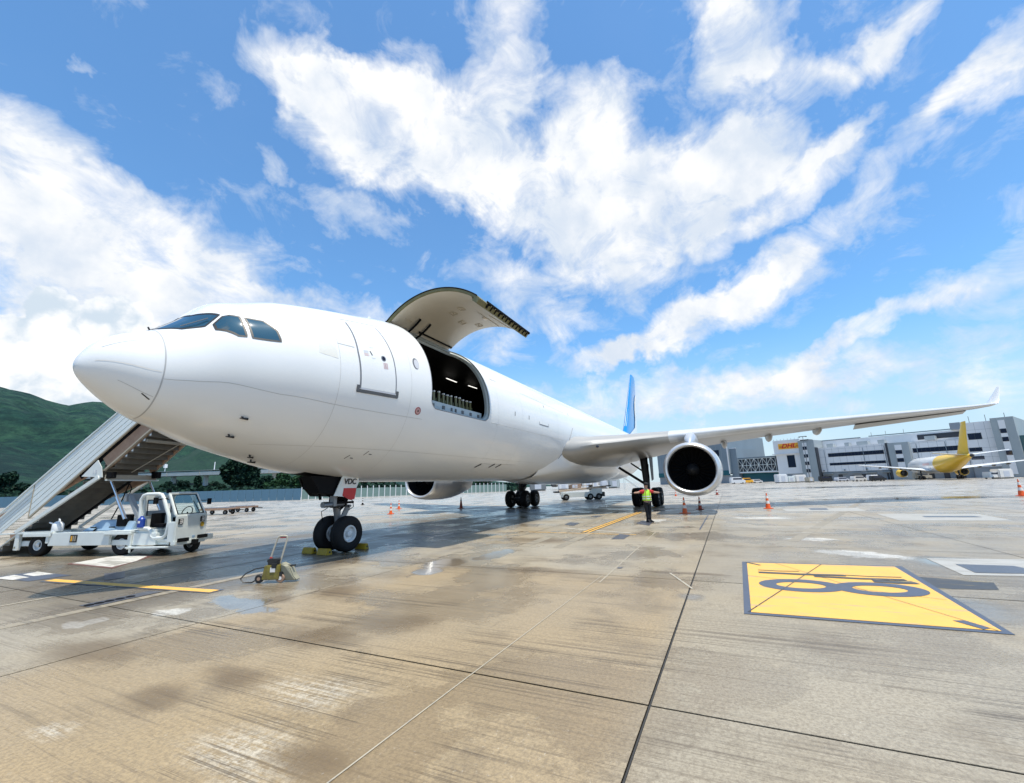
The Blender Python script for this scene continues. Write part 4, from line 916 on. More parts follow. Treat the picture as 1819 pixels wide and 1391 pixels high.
for z in (8.9, 10.5, 13.0, 15.5, 17.0):
    c_ = np.interp(z, [8.8, 13, 17], [8.7, 6.1, 3.5]); xl = np.interp(z, [8.8, 13, 17], [52.2, 55.9, 59.3]); rows.append([Vector((xl+.30, -.13*c_/6, z)), Vector((xl-.03, 0, z)), Vector((xl+.30, .13*c_/6, z))])
g.grid(rows); g.build('fin_leading_edge', 'white_skin', fin, smooth=True)
for sg in (1, -1):
    rows = [mirr(airfoil(x, z, -Y, c, tc, 0), sg) for (Y, x, z, c, tc) in ((.6, 55.6, 6.75, 5.9, .09), (4, 57.7, 7.1, 4.3, .09), (9.6, 61.0, 7.65, 2.1, .09))]
    surf(rows, 'tailplane', 'grey_skin')

# ================================================================== passenger stairs truck
tr = thing('stairs_truck', 'white mobile passenger stairs truck with small open cab behind the nose of the big jet', 'stairs truck', (2.94, 9.27, 0), math.atan2(-.951, .309))
def B(nm, m, *boxes, par=None, bevel=.01):
    g = MB()
    for b in boxes: g.box(*b) if len(b) == 2 else g.bar(*b)
    return g.build(nm, m, par if par is not None else tr, bevel=bevel)
# chassis (x = towards the aircraft, y = away from the viewer, z up)
B('wheel_arch', 'black', ((2.97, .5, .48), (.62, .5, .44)), bevel=0)
B('chassis', 'gse_white', ((1.52, .04, .53), (2.26, .08, .40)), ((1.9, .95, .40), (5.6, 1.7, .16)), ((-.82, .04, .48), (.16, .10, .56)), ((3.35, .10, .48), (.14, .16, .56)), ((-.82, 1.85, .48), (.16, .10, .56)))
B('fender', 'gse_white', ((-.20, .25, .74), (1.42, .56, .07)), ((-.05, -.02, .67), (1.05, .05, .10)), ((.36, .02, .56), (.12, .08, .30)))
B('fender', 'gse_white', ((2.95, .22, .73), (.95, .52, .07)), ((2.95, -.03, .68), (1.0, .05, .06)))
B('deck', 'gse_white', ((1.5, .95, .71), (4.6, 1.65, .05)))
B('side_locker', 'gse_white', ((3.90, .12, .50), (.82, .22, .36)))
B('side_step', 'gse_white', ((4.05, .02, .26), (1.45, .18, .05)), ((3.45, .0, .20), (.05, .05, .2)))
B('mud_flap', 'black', ((.12, .3, .5), (.28, .45, .40)), bevel=0)
pl_ = B('marker_plate', 'ink', ((1.34, -.006, .55), (.26, .012, .23)), bevel=0)
for dx_, w_ in ((-.07, .05), (.0, .04), (.07, .04)): B('marker_bar', 'sign_yellow' if dx_ < 0 else 'paint_pale', ((1.34+dx_, -.014, .55), (w_, .008, .16)), par=pl_, bevel=0)
for x in (-.83, 3.36): 
    g = MB(); g.poly([(x-.04, -.022, .27), (x+.04, -.022, .27), (x, -.022, .34)]); g.build('warning_triangle', 'olive', tr)
for (x, y, o_) in ((-.08, .17, -1), (2.95, .24, -1), (-.08, 1.68, 1), (2.95, 1.60, 1)): tyre((x, y, .35), .35, .26, tr, 'truck_wheel', rimm='rim_white', out=o_)
tyre((4.70, .95, .25), .25, .2, tr, 'cab_wheel', rimm='steel', out=-1)
g = MB(); g.lathe([(0, .14), (.03, .14), (.05, .05), (.3, .04)], (4.62, 1.12, .04), (0, 0, 1), 14); g.build('stabiliser_foot', 'blackish', tr)
# cab
def cabtube(pts, r=.05, m='gse_white', nm='cab_frame'):
    g = MB(); g.tube(pts, r, 10); return g.build(nm, m, tr, smooth=True)
for y in (.05, 1.15):
    cabtube([(3.62, y, .80), (3.60, y, 1.2), (3.55, y, 1.70), (3.62, y, 1.83), (3.75, y, 1.87), (4.15, y, 1.87), (4.27, y, 1.84), (4.36, y, 1.72), (4.62, y, 1.2), (4.66, y, 1.0), (4.62, y, .62), (4.5, y, .53), (4.2, y, .52), (4.10, y, .58), (4.05, y, .75), (3.95, y, .82), (3.62, y, .82)], .055)
B('cab_floor', 'gse_white', ((4.35, .6, .46), (1.1, 1.12, .07)), ((3.9, .62, .62), (.6, 1.1, .35)))
cf = B('cab_front', 'gse_white', ((4.92, .6, .78), (.07, 1.16, .80)), ((4.80, .04, .70), (.24, .06, .62)), ((4.80, 1.16, .70), (.24, .06, .62)), ((4.90, .6, .36), (.16, 1.18, .14)), bevel=.02)
B('windscreen_frame', 'gse_white', ((4.86, .06, 1.20), (4.50, .10, 1.86), .07, .06), ((4.86, 1.14, 1.20), (4.50, 1.10, 1.86), .07, .06), ((4.50, .08, 1.86), (4.50, 1.12, 1.86), .07, .07), ((4.88, .03, 1.19), (4.88, 1.17, 1.19), .06, .05))
B('windscreen_seal', 'black', ((4.87, .12, 1.225), (4.53, .14, 1.82), .02, .025), ((4.87, 1.08, 1.225), (4.53, 1.06, 1.82), .02, .025), ((4.53, .14, 1.82), (4.53, 1.06, 1.82), .02, .025), ((4.885, .12, 1.225), (4.885, 1.08, 1.225), .02, .025), bevel=0)
M['clear'] = mat('cab_pane', (.75, .9, .9), .02); M['clear'].node_tree.nodes['Principled BSDF'].inputs['Transmission Weight'].default_value = 1.0; M['clear'].node_tree.nodes['Principled BSDF'].inputs['IOR'].default_value = 1.05
g = MB(); g.poly([(4.875, .12, 1.23), (4.875, 1.08, 1.23), (4.535, 1.06, 1.81), (4.535, .14, 1.81)], th=(.006, 0, .003)); g.build('windscreen', 'clear', tr)
B('cab_back', 'gse_white', ((3.66, .6, .98), (.04, 1.08, .42)), ((3.62, .6, 1.76), (.04, 1.08, .14)), ((3.64, .12, 1.4), (.04, .10, .6)), ((3.64, 1.1, 1.4), (.04, .10, .6)))
B('rear_window_seal', 'black', ((3.69, .18, 1.2), (3.66, .18, 1.68), .02, .02), ((3.69, 1.02, 1.2), (3.66, 1.02, 1.68), .02, .02), ((3.66, .18, 1.68), (3.66, 1.02, 1.68), .02, .02), ((3.69, .18, 1.2), (3.69, 1.02, 1.2), .02, .02), bevel=0)
B('cab_far_side', 'gse_white', ((4.15, 1.16, .95), (1.0, .04, .50)))
B('seat', 'black', ((4.05, .45, .88), (.42, .42, .10)), ((3.83, .45, 1.05), (.10, .42, .42)))
B('seat', 'black', ((4.25, .90, .86), (.34, .34, .5)))
g = MB(); g.tube([(4.72+.10*math.cos(a)*.5, .60+.19*math.cos(a+PI/2)*1, 1.27+.17*math.sin(a+PI/2)) for a in [2*PI*i/16 for i in range(17)]], .014, 6, cap=False); g.tube([(4.72, .6, 1.27), (4.84, .6, 1.0)], .02, 6); g.build('steering_wheel', 'black', tr)
B('wiper', 'black', ((4.85, .95, 1.24), (4.66, .85, 1.62), .02, .015), bevel=0)
for y, z in ((.28, .38), (1.0, .42)): B('bumper_block', 'black', ((5.03, y-.02, z+.06), (.09, .36 if y < .5 else .34, .11)), par=cf)
B('tow_hitch', 'black', ((5.02, .70, .33), (.16, .16, .16)), par=cf); B('tow_plate', 'hood', ((5.0, .66, .50), (.03, .1, .08)), par=cf)
for y, z in ((.16, 1.0), (.98, 1.03)):
    k_ = B('badge', 'ink', ((4.966, y, z), (.012, .17, .17)), par=cf, bevel=0)
    g = MB(); x = 4.975
    for (a, b) in (((-.035, .05), (.05, .05)), ((-.035, 0), (.05, 0)), ((-.035, -.05), (.05, -.05)), ): g.bar((x, y+a[0], z+a[1]), (x, y+b[0], z+b[1]), .006, .03)
    g.bar((x, y+.045, z-.05), (x, y+.045, z+.05), .006, .025) ; g.build('badge_mark', 'refl_white', cf)
g = MB(); g.lathe([(0, .001), (0, .075), (.01, .075)], (4.966, .98, .86), (1, 0, 0), 20); g.build('round_sticker', 'dirty_yellow', cf)
for (p, q, c_) in (((4.45, .1, 1.72), (4.30, -.12, 1.70), (4.28, -.14, 1.66)), ((4.62, 1.12, 1.62), (4.72, 1.42, 1.62), (4.70, 1.46, 1.58))):
    g = MB(); g.tube([p, q], .012, 5); g.box(c_, (.05, .13, .20)); g.build('mirror', 'black', tr)
g = MB(); g.lathe([(0, .07), (.1, .07), (.13, .03)], (4.05, .5, 1.88), (0, 0, 1), 14); g.build('beacon', 'black', tr)
g = MB(); g.lathe([(0, .001), (0, .10), (.25, .10), (.30, .05), (.34, .04)], (3.72, -.0, .86), (0, 0, 1), 16); can = g.build('blue_canister', 'blue_can', tr, smooth=True); B('canister_label', 'refl_white', ((3.74, -.10, 1.02), (.07, .01, .07)), par=can, bevel=0)
# engine cover and lift frame behind the cab
hd = MB(); hd.poly([(.9, .35, .74), (.9, 1.6, .74), (1.35, 1.6, 1.02), (1.5, 1.6, 1.22), (3.0, 1.6, 1.20), (3.0, .35, .74)][:0] or [(1.2, .3, .74), (3.05, .3, .74), (3.05, .42, 1.02), (1.75, .42, 1.08)], th=(0, -1.3, 0)); hd.build('engine_cover', 'hood', tr, bevel=.02)
for x in (1.65, 2.35): B('cover_handle', 'black', ((x, .285, .86), (.20, .03, .035)), bevel=0)
B('cover_strut', 'black', ((1.7, .26, .74), (1.82, .24, .82), .04, .03), bevel=0)
B('lift_frame', 'bbase', ((3.25, .55, .75), (2.6, .50, 1.85), .16, .10), ((3.25, 1.5, .75), (2.6, 1.5, 1.85), .16, .10), ((2.6, .35, 1.78), (2.6, 1.6, 1.78), .08, .26), ((3.05, .5, 1.15), (3.05, 1.5, 1.15), .05, .35))
B('seat_box', 'black', ((2.62, .45, 1.06), (.32, .3, .36)))
for y in (.28, 1.62): 
    g = MB(); g.tube([(2.42, y, 1.72), (1.92, y-.0, 2.50)], .035, 8); g.tube([(2.8, y, 1.1), (2.36, y, 1.80)], .055, 8); g.build('lift_piston', 'chrome', tr, smooth=True)
g = MB(); g.tube([(1.0, 1.3, .9), (1.5, 1.2, 1.7), (1.85, 1.1, 2.4)], .02, 5); g.tube([(1.9, .9, 2.45), (2.1, .95, 2.1), (1.95, 1.0, 1.7)], .015, 5); g.build('hose', 'black', tr)
# the flight: z = zf(a)
def zl(a): return 1.77+.843*(a-.05)          # lower edge of the upper side panel
def zt_(a): return 1.95+.83*(a+1.0)          # upper edge
AE = 4.15
for k in range(5):                            # upper side panels, five planks each
    for y in (.03, 1.78):
        f0, f1 = k/5, (k+1)/5-.022
        def q(a, f): return (a, y, zl(a)+(zt_(a)-zl(a))*f)
        g = MB(); g.poly([q(-.58 if k < 9 else 0, f0), q(AE, f0), q(AE, f1), q(-.58, f1)][::1], th=(0, -.035, 0)); g.build('side_plank', 'plank_white', tr, bevel=.004)
for k in range(5):                            # lower side panels sit just inside
    for y in (.085, 1.72):
        f0, f1 = k/5, (k+1)/5-.022
        def q(a, f): lo_, hi_ = .81+.78*(a+1.55), 1.95+.83*(a+1.0)-.02; return (a, y, lo_+(hi_-lo_)*f)
        g = MB(); g.poly([q(-3.6, f0), q(-.50, f0), q(-.50, f1), q(-3.6, f1)], th=(0, -.03, 0)); g.build('side_plank', 'plank_white', tr, bevel=.004)
for y in (.03, 1.80): B('handrail', 'plank_white', ((-3.7, y, zt_(-3.7)+.03), (AE, y, zt_(AE)+.03), .06, .05))
B('panel_edge', 'beige', ((-.58, .03, zl(-.58)-.03), (AE, .03, zl(AE)-.03), .06, .06), ((-.60, .03, zl(-.60)), (-.60, .03, zt_(-.6)), .03, .03))
# inner telescoping flight panel, a little higher and inboard
for k in range(3):
    g = MB(); f0, f1 = k/3, (k+1)/3-.01
    def q(a, f): return (a, .36, zt_(a)+.02+(.42)*f)
    g.poly([q(-3.6, f0), q(.95-(.0 if k < 2 else .0), f0), q(.95, f1), q(-3.6, f1)], th=(0, -.03, 0)); g.build('inner_plank', 'plank_white', tr)
B('inner_rail', 'gse_white', ((-3.6, .36, zt_(-3.6)+.46), (.95, .36, zt_(.95)+.46), .05, .04), ((.93, .36, zt_(.95)+.46), (1.55, .36, zt_(.95)+.47), .05, .04))
# stringers and steps
def zu(a): return 2.69+.84*(a-1.99)
B('stringer', 'rust', ((1.9, .16, zu(1.9)+.30), (AE, .16, zu(AE)+.30), .10, .42), ((1.9, 1.70, zu(1.9)+.12), (AE, 1.70, zu(AE)+.12), .10, .30))
B('stringer_edge', 'beige', ((1.9, .12, zu(1.9)+.06), (AE, .12, zu(AE)+.06), .08, .06)); B('stringer_gap', 'black', ((1.0, .14, zu(1.0)+.63), (AE, .14, zu(AE)+.63), .05, .16))
B('stringer', 'rust', ((-3.5, .20, .35), (1.3, .20, 2.74), .10, .34), ((-3.5, 1.66, .80+.73*(-1.8)+.98), (1.9, 1.66, 2.45), .10, .24))
def step(a, z, wd, nm='step'):
    g = MB(); g.box((a+.13, .93, z), (.27, wd, .03)); g.box((a+.255, .93, z+.11), (.02, wd, .20)); o = g.build(nm, 'stair_under', tr)
    g = MB(); g.box((a+.0, .93, z+.015), (.03, wd, .045)); g.build('step_nosing', 'beige', o)
n_ = 11
for i in range(n_):
    a = 1.95+i*(AE-1.95)/n_; step(a, zu(a)+.10, 1.48)
for i in range(22):
    a = -3.4+i*.245; z = .74+.735*(a+.9)+.18
    if a < 1.9: step(a, z, 1.38)
for i in range(11):
    a = 1.95+i*(AE-1.95)/n_; g = MB(); g.bar((a, 1.80, zu(a)-.0), (a+.2, 1.80, zu(a)+.15), .03, .07); g.build('step_bracket', 'beige', tr)
B('landing', 'beige', ((4.95, .93, zu(AE)+.12), (1.6, 1.9, .10)), ((5.7, .93, zu(AE)+.10), (.1, 2.1, .16)))
for y in (.03, 1.8): B('landing_panel', 'plank_white', ((4.9, y, zu(AE)+.7), (1.5, .04, 1.1)))
B('cross_beam', 'beige', ((2.02, .1, 2.46), (2.02, 1.86, 2.46), .10, .16)); B('cross_beam_edge', 'plank_white', ((2.08, .05, 2.36), (2.08, 1.92, 2.36), .05, .045))
B('cross_brace', 'beige', ((3.25, .2, 3.62), (3.25, 1.7, 3.62), .05, .10)); B('diagonal_brace', 'beige', ((2.1, .85, 2.62), (3.6, 1.45, 3.80), .03, .03))
B('hinge_block', 'black', ((2.15, .16, 2.52), (.22, .16, .2)), ((2.15, 1.74, 2.55), (.22, .2, .24)))
np_ = MB(); np_.poly([(1.22, -.01, 2.50), (2.02, -.01, 2.45), (1.93, -.01, 2.78), (1.74, -.01, 3.02)], th=(0, -.02, 0)); np_ = np_.build('number_plate', 'gse_white', tr)
text('15', .17, 'pale_grey', np_, (1.72, -.016, 2.63), (1, 0, 0), (0, 0, 1))
B('lift_beam', 'gse_white', ((-.92, .0, .76), (1.9, .0, 2.47), .07, .13)); B('lift_beam', 'gse_white', ((-.92, 1.88, .76), (1.9, 1.88, 2.47), .06, .10))
B('diagonal_brace', 'black', ((-.6, 1.2, .8), (1.8, 1.2, 2.4), .06, .08))
B('foot_step', 'plank_white', ((-1.9, .3, .22), (-1.0, .2, .75), .10, .04), ((-1.0, .1, .72), (-2.0, .1, .70), .04, .04))
def Bt(nm, label, cat, m, boxes, group=None, bevel=.01):
    g = MB()
    for b in boxes: g.box(*b) if len(b) == 2 else g.bar(*b)
    o = g.build(nm, m, None, bevel=bevel); o['label'] = label; o['category'] = cat
    if group: o['group'] = group
    return o
w0 = tr.matrix_basis if False else Matrix.Translation((2.94, 9.27, 0)) @ Matrix.Rotation(math.atan2(-.951, .309), 4, 'Z')
jug_at = w0 @ Vector((.42, .18, .775))
jg = thing('plastic_jug', 'small white plastic jug standing on the deck of the stairs truck', 'jug', jug_at, 0)
g = MB(); g.lathe([(0, .001), (0, .14), (.02, .15), (.22, .145), (.28, .10), (.31, .05)], (0, 0, 0), (0, 0, 1), 18, sy=1.0); g.build('jug_body', 'white_plastic', jg, smooth=True)
g = MB(); g.tube([(.02, .08, .27), (.02, .06, .36), (0, 0, .385), (0, -.07, .35), (0, -.09, .26)], .02, 6); g.build('jug_handle', 'white_plastic', jg, smooth=True)
g = MB(); g.tube([(-.10, .1, .24), (-.17, .16, .28)], .025, 6); g.build('jug_spout', 'white_plastic', jg)

# ================================================================== chocks and the pump
def chock(x, y, rz, L, lab):
    t_ = thing('wheel_chock', lab, 'chock', (x, y, 0), rz, 'yellow chocks at the nose wheels')
    g = MB(); h_ = .17; g.add([(-.11, -L/2, 0), (.11, -L/2, 0), (.055, -L/2, h_), (-.055, -L/2, h_), (-.11, L/2, 0), (.11, L/2, 0), (.055, L/2, h_), (-.055, L/2, h_)], [(0, 1, 2, 3), (7, 6, 5, 4), (0, 4, 5, 1), (1, 5, 6, 2), (2, 6, 7, 3), (3, 7, 4, 0)])
    g.build('chock_body', 'dirty_yellow', t_, bevel=.015)
    g = MB(); g.bar((0, -L/2-.01, .08), (0, L/2+.01, .08), .05, .05); g.build('chock_core', 'blackish', t_)
chock(6.10, .52, R_(4), .42, 'yellow chock in front of the far nose wheel')
chock(6.02, -.20, R_(-3), .46, 'yellow chock in front of the near nose wheel')
chock(7.28, -.40, R_(2), .42, 'yellow chock behind the near nose wheel')
pm = thing('pump_cart', 'olive wheeled hand pump with tall looped handle and hose on the apron by the nose', 'pump', (2.92, -2.30, 0), R_(-62))
# local: x across (right in view), y away
g = MB(); g.poly([(-.20, -.13, .06), (.16, -.13, .06), (.13, -.13, .34), (-.16, -.13, .34)], th=(0, -.24, 0)); g.build('pump_body', 'pump', pm, bevel=.015)
g = MB(); g.box((-.02, -.0, .40), (.20, .16, .12)); g.tube([(-.14, -.05, .42), (.12, -.05, .44)], .03, 8); g.box((.04, -.12, .33), (.10, .05, .10)); g.build('pump_motor', 'blackish', pm, bevel=.008)
g = MB(); g.poly([(.16, .16, 0.03), (.50, .14, .03), (.42, .13, .12), (.34, .12, .30), (.25, .12, .33), (.14, .14, .38)], th=(0, .22, 0)); g.build('pump_cowl', 'pump_grey', pm, bevel=.02)
g = MB(); g.bar((.25, .0, .31), (.42, .0, .315), .05, .03); g.bar((.26, -.02, .31), (.22, -.08, .16), .03, .04); g.box((.18, -.10, .17), (.06, .03, .08)); g.build('pump_lever', 'blackish', pm)
g = MB(); g.box((.02, -.135, .255), (.10, .012, .09)); g.build('paper_label', 'refl_white', pm)
g = MB(); g.tube([(-.15, .05, .34), (-.10, .06, .58), (-.03, .07, .84), (.0, .07, .885), (.05, .07, .90), (.13, .07, .90), (.17, .07, .885), (.175, .07, .84), (.12, .06, .58), (.07, .05, .34)], .019, 8); g.build('handle', 'beige', pm, smooth=True)
g = MB(); g.tube([(.03, .07, .865), (.15, .07, .868)], .012, 6); g.bar((-.15, .05, .34), (-.12, .06, .48), .05, .05); g.build('handle_grip', 'red', pm)
for x in (-.26, .17):
    g = MB(); g.lathe([(-.03, .03), (-.03, .075), (-.02, .085), (.02, .085), (.03, .075), (.03, .03)], (x, -.08, .085), (0, 1, 0), 20); o = g.build('cart_wheel', 'rust' if x > 0 else 'blackish', pm, smooth=True)
    g = MB(); g.lathe([(-.034, .001), (-.034, .035)], (x, -.08, .085), (0, 1, 0), 12); g.build('wheel_hub', 'refl_white' if x > 0 else 'rust', o)
g = MB(); g.tube([(-.18, -.05, .30), (-.35, -.1, .28), (-.52, -.12, .20), (-.62, -.12, .10), (-.55, -.12, .03), (-.40, -.1, .02), (-.25, -.08, .10), (-.18, -.08, .15)], .014, 6); g.build('hose', 'blackish', pm, smooth=True)

# ================================================================== cones
def cone(pos, h, lab, mt='orange', tilt=0, white=True):
    t_ = thing('traffic_cone', lab, 'cone', (pos[0], pos[1], 0), rnd.uniform(0, 3), 'traffic cones set round the jet')
    r_ = h*.16
    g = MB(); g.box((0, 0, .02), (h*.50, h*.50, .04)); g.build('cone_base', mt, t_, bevel=.008)
    def rad(f): return r_*(1-f)+.025*f
    for nm, m_, f0, f1 in (('cone_foot', mt, .04, .32), ('cone_band', 'refl_white' if white else mt, .32, .50), ('cone_middle', mt, .50, .66), ('cone_band', 'refl_white' if white else 'black', .66, .82), ('cone_tip', mt if white else 'black', .82, 1)):
        g = MB(); g.lathe([(f0*h, rad(f0)), (f1*h, rad(f1))]+([(f1*h, .001)] if f1 == 1 else []), (0, 0, 0), (0, 0, 1), 20); g.build(nm, m_, t_, smooth=True)
cone(gp(694, 913), .80, 'orange and white cone standing ahead of the starboard engine, the larger of that pair')
cone(gp(708.5, 904), .80, 'small orange cone just behind a larger one ahead of the starboard engine')
cone(gp(819, 903), .95, 'dark red cone with black top near the tail of the starboard engine', 'orange_dark', white=False)
cone(gp(1217, 912), .90, 'bright orange and white cone in front of the port engine inlet')
cone(gp(1244, 905), .80, 'dull orange cone in the shade under the port engine', 'orange_dark')
cone(gp(1274, 879), .95, 'tall thin cone standing far behind the port engine', 'orange_dark')
cone(gp(1200.5, 881), .7, 'cone half hidden by the lower edge of the port engine', 'orange')
cone(gp(1365, 903.5), .95, 'orange cone standing alone beneath the port wing', 'orange')
cone(gp(1815.5, 881), 1.25, 'orange and white cone below the tip of the port wing', 'orange')
cone(gp(644, 897), .85, 'small black and white cone right of the nose wheels', 'black')

# ================================================================== ground worker
def skinned(nm, verts, edges, radii, m, parent, root=0, sub=2):
    me = bpy.data.meshes.new(nm); me.from_pydata(verts, edges, []); o = bpy.data.objects.new(nm, me); COL.objects.link(o)
    sk = o.modifiers.new('s', 'SKIN'); 
    for i, r_ in enumerate(radii):
        d = me.skin_vertices[0].data[i] if me.skin_vertices else None
        if d: d.radius = (r_, r_) if not isinstance(r_, tuple) else r_; d.use_root = (i == root)
    sb = o.modifiers.new('u', 'SUBSURF'); sb.levels = sub; sb.render_levels = sub
    dg = bpy.context.evaluated_depsgraph_get(); m2 = bpy.data.meshes.new_from_object(o.evaluated_get(dg)); bpy.data.objects.remove(o)
    m2.materials.clear(); m2.materials.append(M[m]); m2.polygons.foreach_set('use_smooth', [True]*len(m2.polygons)); return link(nm, m2, parent)
wp = gp(1153, 928)
pr = thing('person', 'ground worker in lime vest and red sleeves holding both arms out before the wheels', 'person', (wp.x, wp.y, 0), YAW-PI/2+R_(8))
# x = right in view, y = away; facing the viewer (-y)
vb = [(0, 0, .93), (0, 0, 1.08), (0, -.01, 1.25), (0, 0, 1.40), (0, 0, 1.50), (0, -.01, 1.58), (0, -.01, 1.66), (0, -.005, 1.73),
      (.17, 0, 1.40), (.42, .0, 1.33), (.64, -.02, 1.31), (-.17, 0, 1.40), (-.42, 0, 1.34), (-.64, -.02, 1.33),
      (.09, 0, .88), (.08, -.01, .50), (.05, .0, .10), (-.09, 0, .88), (-.06, -.01, .50), (-.03, 0, .10)]
eb = [(0, 1), (1, 2), (2, 3), (3, 4), (4, 5), (5, 6), (6, 7), (3, 8), (8, 9), (9, 10), (3, 11), (11, 12), (12, 13), (0, 14), (14, 15), (15, 16), (0, 17), (17, 18), (18, 19)]
rb_ = [(.15, .11), (.14, .10), (.16, .11), (.15, .10), .055, .07, .085, .05, .07, .048, .035, .07, .048, .035, .085, .06, .045, .085, .06, .045]
skinned('body', vb, eb, rb_, 'skin', pr)
skinned('trousers', [(0, 0, 1.0), (.09, 0, .86), (.085, -.01, .50), (.05, 0, .12), (-.09, 0, .86), (-.06, -.01, .50), (-.03, 0, .12)], [(0, 1), (1, 2), (2, 3), (0, 4), (4, 5), (5, 6)], [(.175, .13), .105, .078, .07, .105, .078, .07], 'black_cloth', pr)
skinned('shirt', [(0, 0, 1.0), (0, 0, 1.25), (0, 0, 1.41), (.19, 0, 1.40), (.36, 0, 1.345), (-.19, 0, 1.40), (-.36, 0, 1.355)], [(0, 1), (1, 2), (2, 3), (3, 4), (2, 5), (5, 6)], [(.17, .125), (.18, .125), (.15, .11), .085, .068, .085, .068], 'red_cloth', pr)
g = MB(); rows = []
for (z, w_, d_) in ((.98, .205, .155), (1.1, .20, .15), (1.25, .205, .155), (1.38, .175, .135), (1.46, .12, .10)):
    rows.append([Vector((w_*math.cos(a), d_*math.sin(a), z)) for a in [2*PI*i/24 for i in range(24)]])
g.grid(rows, closed=True); vest = g.build('vest', 'lime', pr, smooth=True)
for z0 in (1.04, 1.14):
    g = MB(); g.grid([[Vector((.212*math.cos(a), .160*math.sin(a), z0+dz)) for a in [2*PI*i/24 for i in range(24)]] for dz in (0, .045)], closed=True); g.build('reflective_band', 'silver_tape', vest, smooth=True)
for x in (-.11, .11): g = MB(); g.bar((x, -.158, 1.0), (x*.8, -.135, 1.44), .045, .012, (1, 0, 0)); g.build('vest_trim', 'lime2', vest)
g = MB(); g.add(*ellip((0, .012, 1.70), (.088, .10, .085), 16, 10)); g.build('hair', 'hair', pr, smooth=True)
g = MB(); g.add(*ellip((0, -.02, 1.745), (.10, .12, .05), 16, 8)); g.bar((0, -.1, 1.735), (0, -.19, 1.725), .13, .015); g.build('cap', 'black_cloth', pr, smooth=True)
g = MB(); g.bar((0, -.098, 1.665), (0, -.115, 1.645), .022, .03); g.build('nose', 'skin', pr)
for x in (-.03, .03): g = MB(); g.add(*ellip((x, -.088, 1.68), (.011, .008, .008), 8, 6)); g.build('eye', 'ink', pr)
for sx in (-1, 1):                            # hands, gloved in black
    vs = [(sx*.62, -.02, 1.325)]; es = []; rs = [.032]
    vs.append((sx*.69, -.02, 1.325)); es.append((0, 1)); rs.append((.030, .018))
    for k in range(4):
        y0 = -.055+.024*k; L = (.075, .09, .085, .065)[k]; i0 = len(vs)
        vs += [(sx*.715, y0, 1.325), (sx*(.715+L*.55), y0-.004, 1.32), (sx*(.715+L), y0-.008, 1.305)]; rs += [.011, .0095, .008]; es += [(1, i0), (i0, i0+1), (i0+1, i0+2)]
    i0 = len(vs); vs += [(sx*.665, -.065, 1.32), (sx*.70, -.10, 1.325)]; rs += [.012, .010]; es += [(0, i0), (i0, i0+1)]
    skinned('glove', vs, es, rs, 'black_cloth', pr, 0, 1)
for (x, rz_) in ((.06, .7), (-.035, .1)):
    g = MB(); m_ = Matrix.Rotation(rz_, 3, 'Z')
    pts_ = [(-.05, .10), (.05, .10), (.055, -.06), (.04, -.17), (-.04, -.17), (-.055, -.06)]
    g.grid([[m_ @ Vector((a, b, 0))+Vector((x, 0, 0)) for a, b in pts_], [m_ @ Vector((a, b, .05))+Vector((x, 0, 0)) for a, b in pts_], [m_ @ Vector((a*.8, b*.55+.03, .11))+Vector((x, 0, 0)) for a, b in pts_], [m_ @ Vector((a*.75, b*.35+.03, .2))+Vector((x, 0, 0)) for a, b in pts_]], closed=True)
    g.build('boot', 'black_cloth', pr, smooth=True)

# ================================================================== equipment behind the jet
bl = thing('belt_loader', 'cream belt loader with a raised rail standing beyond the jet between its main wheels', 'belt loader', (*gp(1030, 888)[:2], 0), YAW-PI/2+R_(3))
def BB(nm, m, par, *boxes, bevel=.02):
    g = MB()
    for b in boxes: g.box(*b) if len(b) == 2 else g.bar(*b)
    return g.build(nm, m, par, bevel=bevel)
M['cream'] = mat('cream_vehicle_paint', (.62, .50, .38), .45, var=(2, .5, (.42, .3, .2)))
BB('body', 'gse_white', bl, ((-.1, 0, .62), (4.0, 1.6, .55)), ((-2.0, 0, .75), (.5, 1.4, .35)))
BB('conveyor', 'cream', bl, ((-2.5, -.3, 1.05), (3.0, -.3, 1.45), .8, .22)); BB('guard_rail', 'cream', bl, ((-.6, -.7, 1.5), (1.3, -.7, 1.65), .05, .06), ((-.6, -.7, 1.2), (-.6, -.7, 2.1), .06, .06), ((1.3, -.7, 1.2), (1.3, -.7, 1.7), .05, .05))
BB('cab_hood', 'gse_white', bl, ((1.9, 0, .95), (1.2, 1.5, .6))); BB('seat', 'blackish', bl, ((1.35, 0, 1.4), (.35, .6, .6)))
BB('belt_tip', 'blackish', bl, ((2.2, -.3, 1.40), (3.6, -.3, 1.55), .8, .12)); BB('front_bumper', 'blackish', bl, ((-2.7, 0, .95), (.6, 1.2, .18)), ((2.6, 0, .6), (.5, 1.2, .5)))
for x in (-1.7, 1.1, 2.1): 
    for y in (-.75, .75): tyre((x, y, .36), .36, .26, bl, 'loader_wheel', rimm='steel', out=-1 if y < 0 else 1)
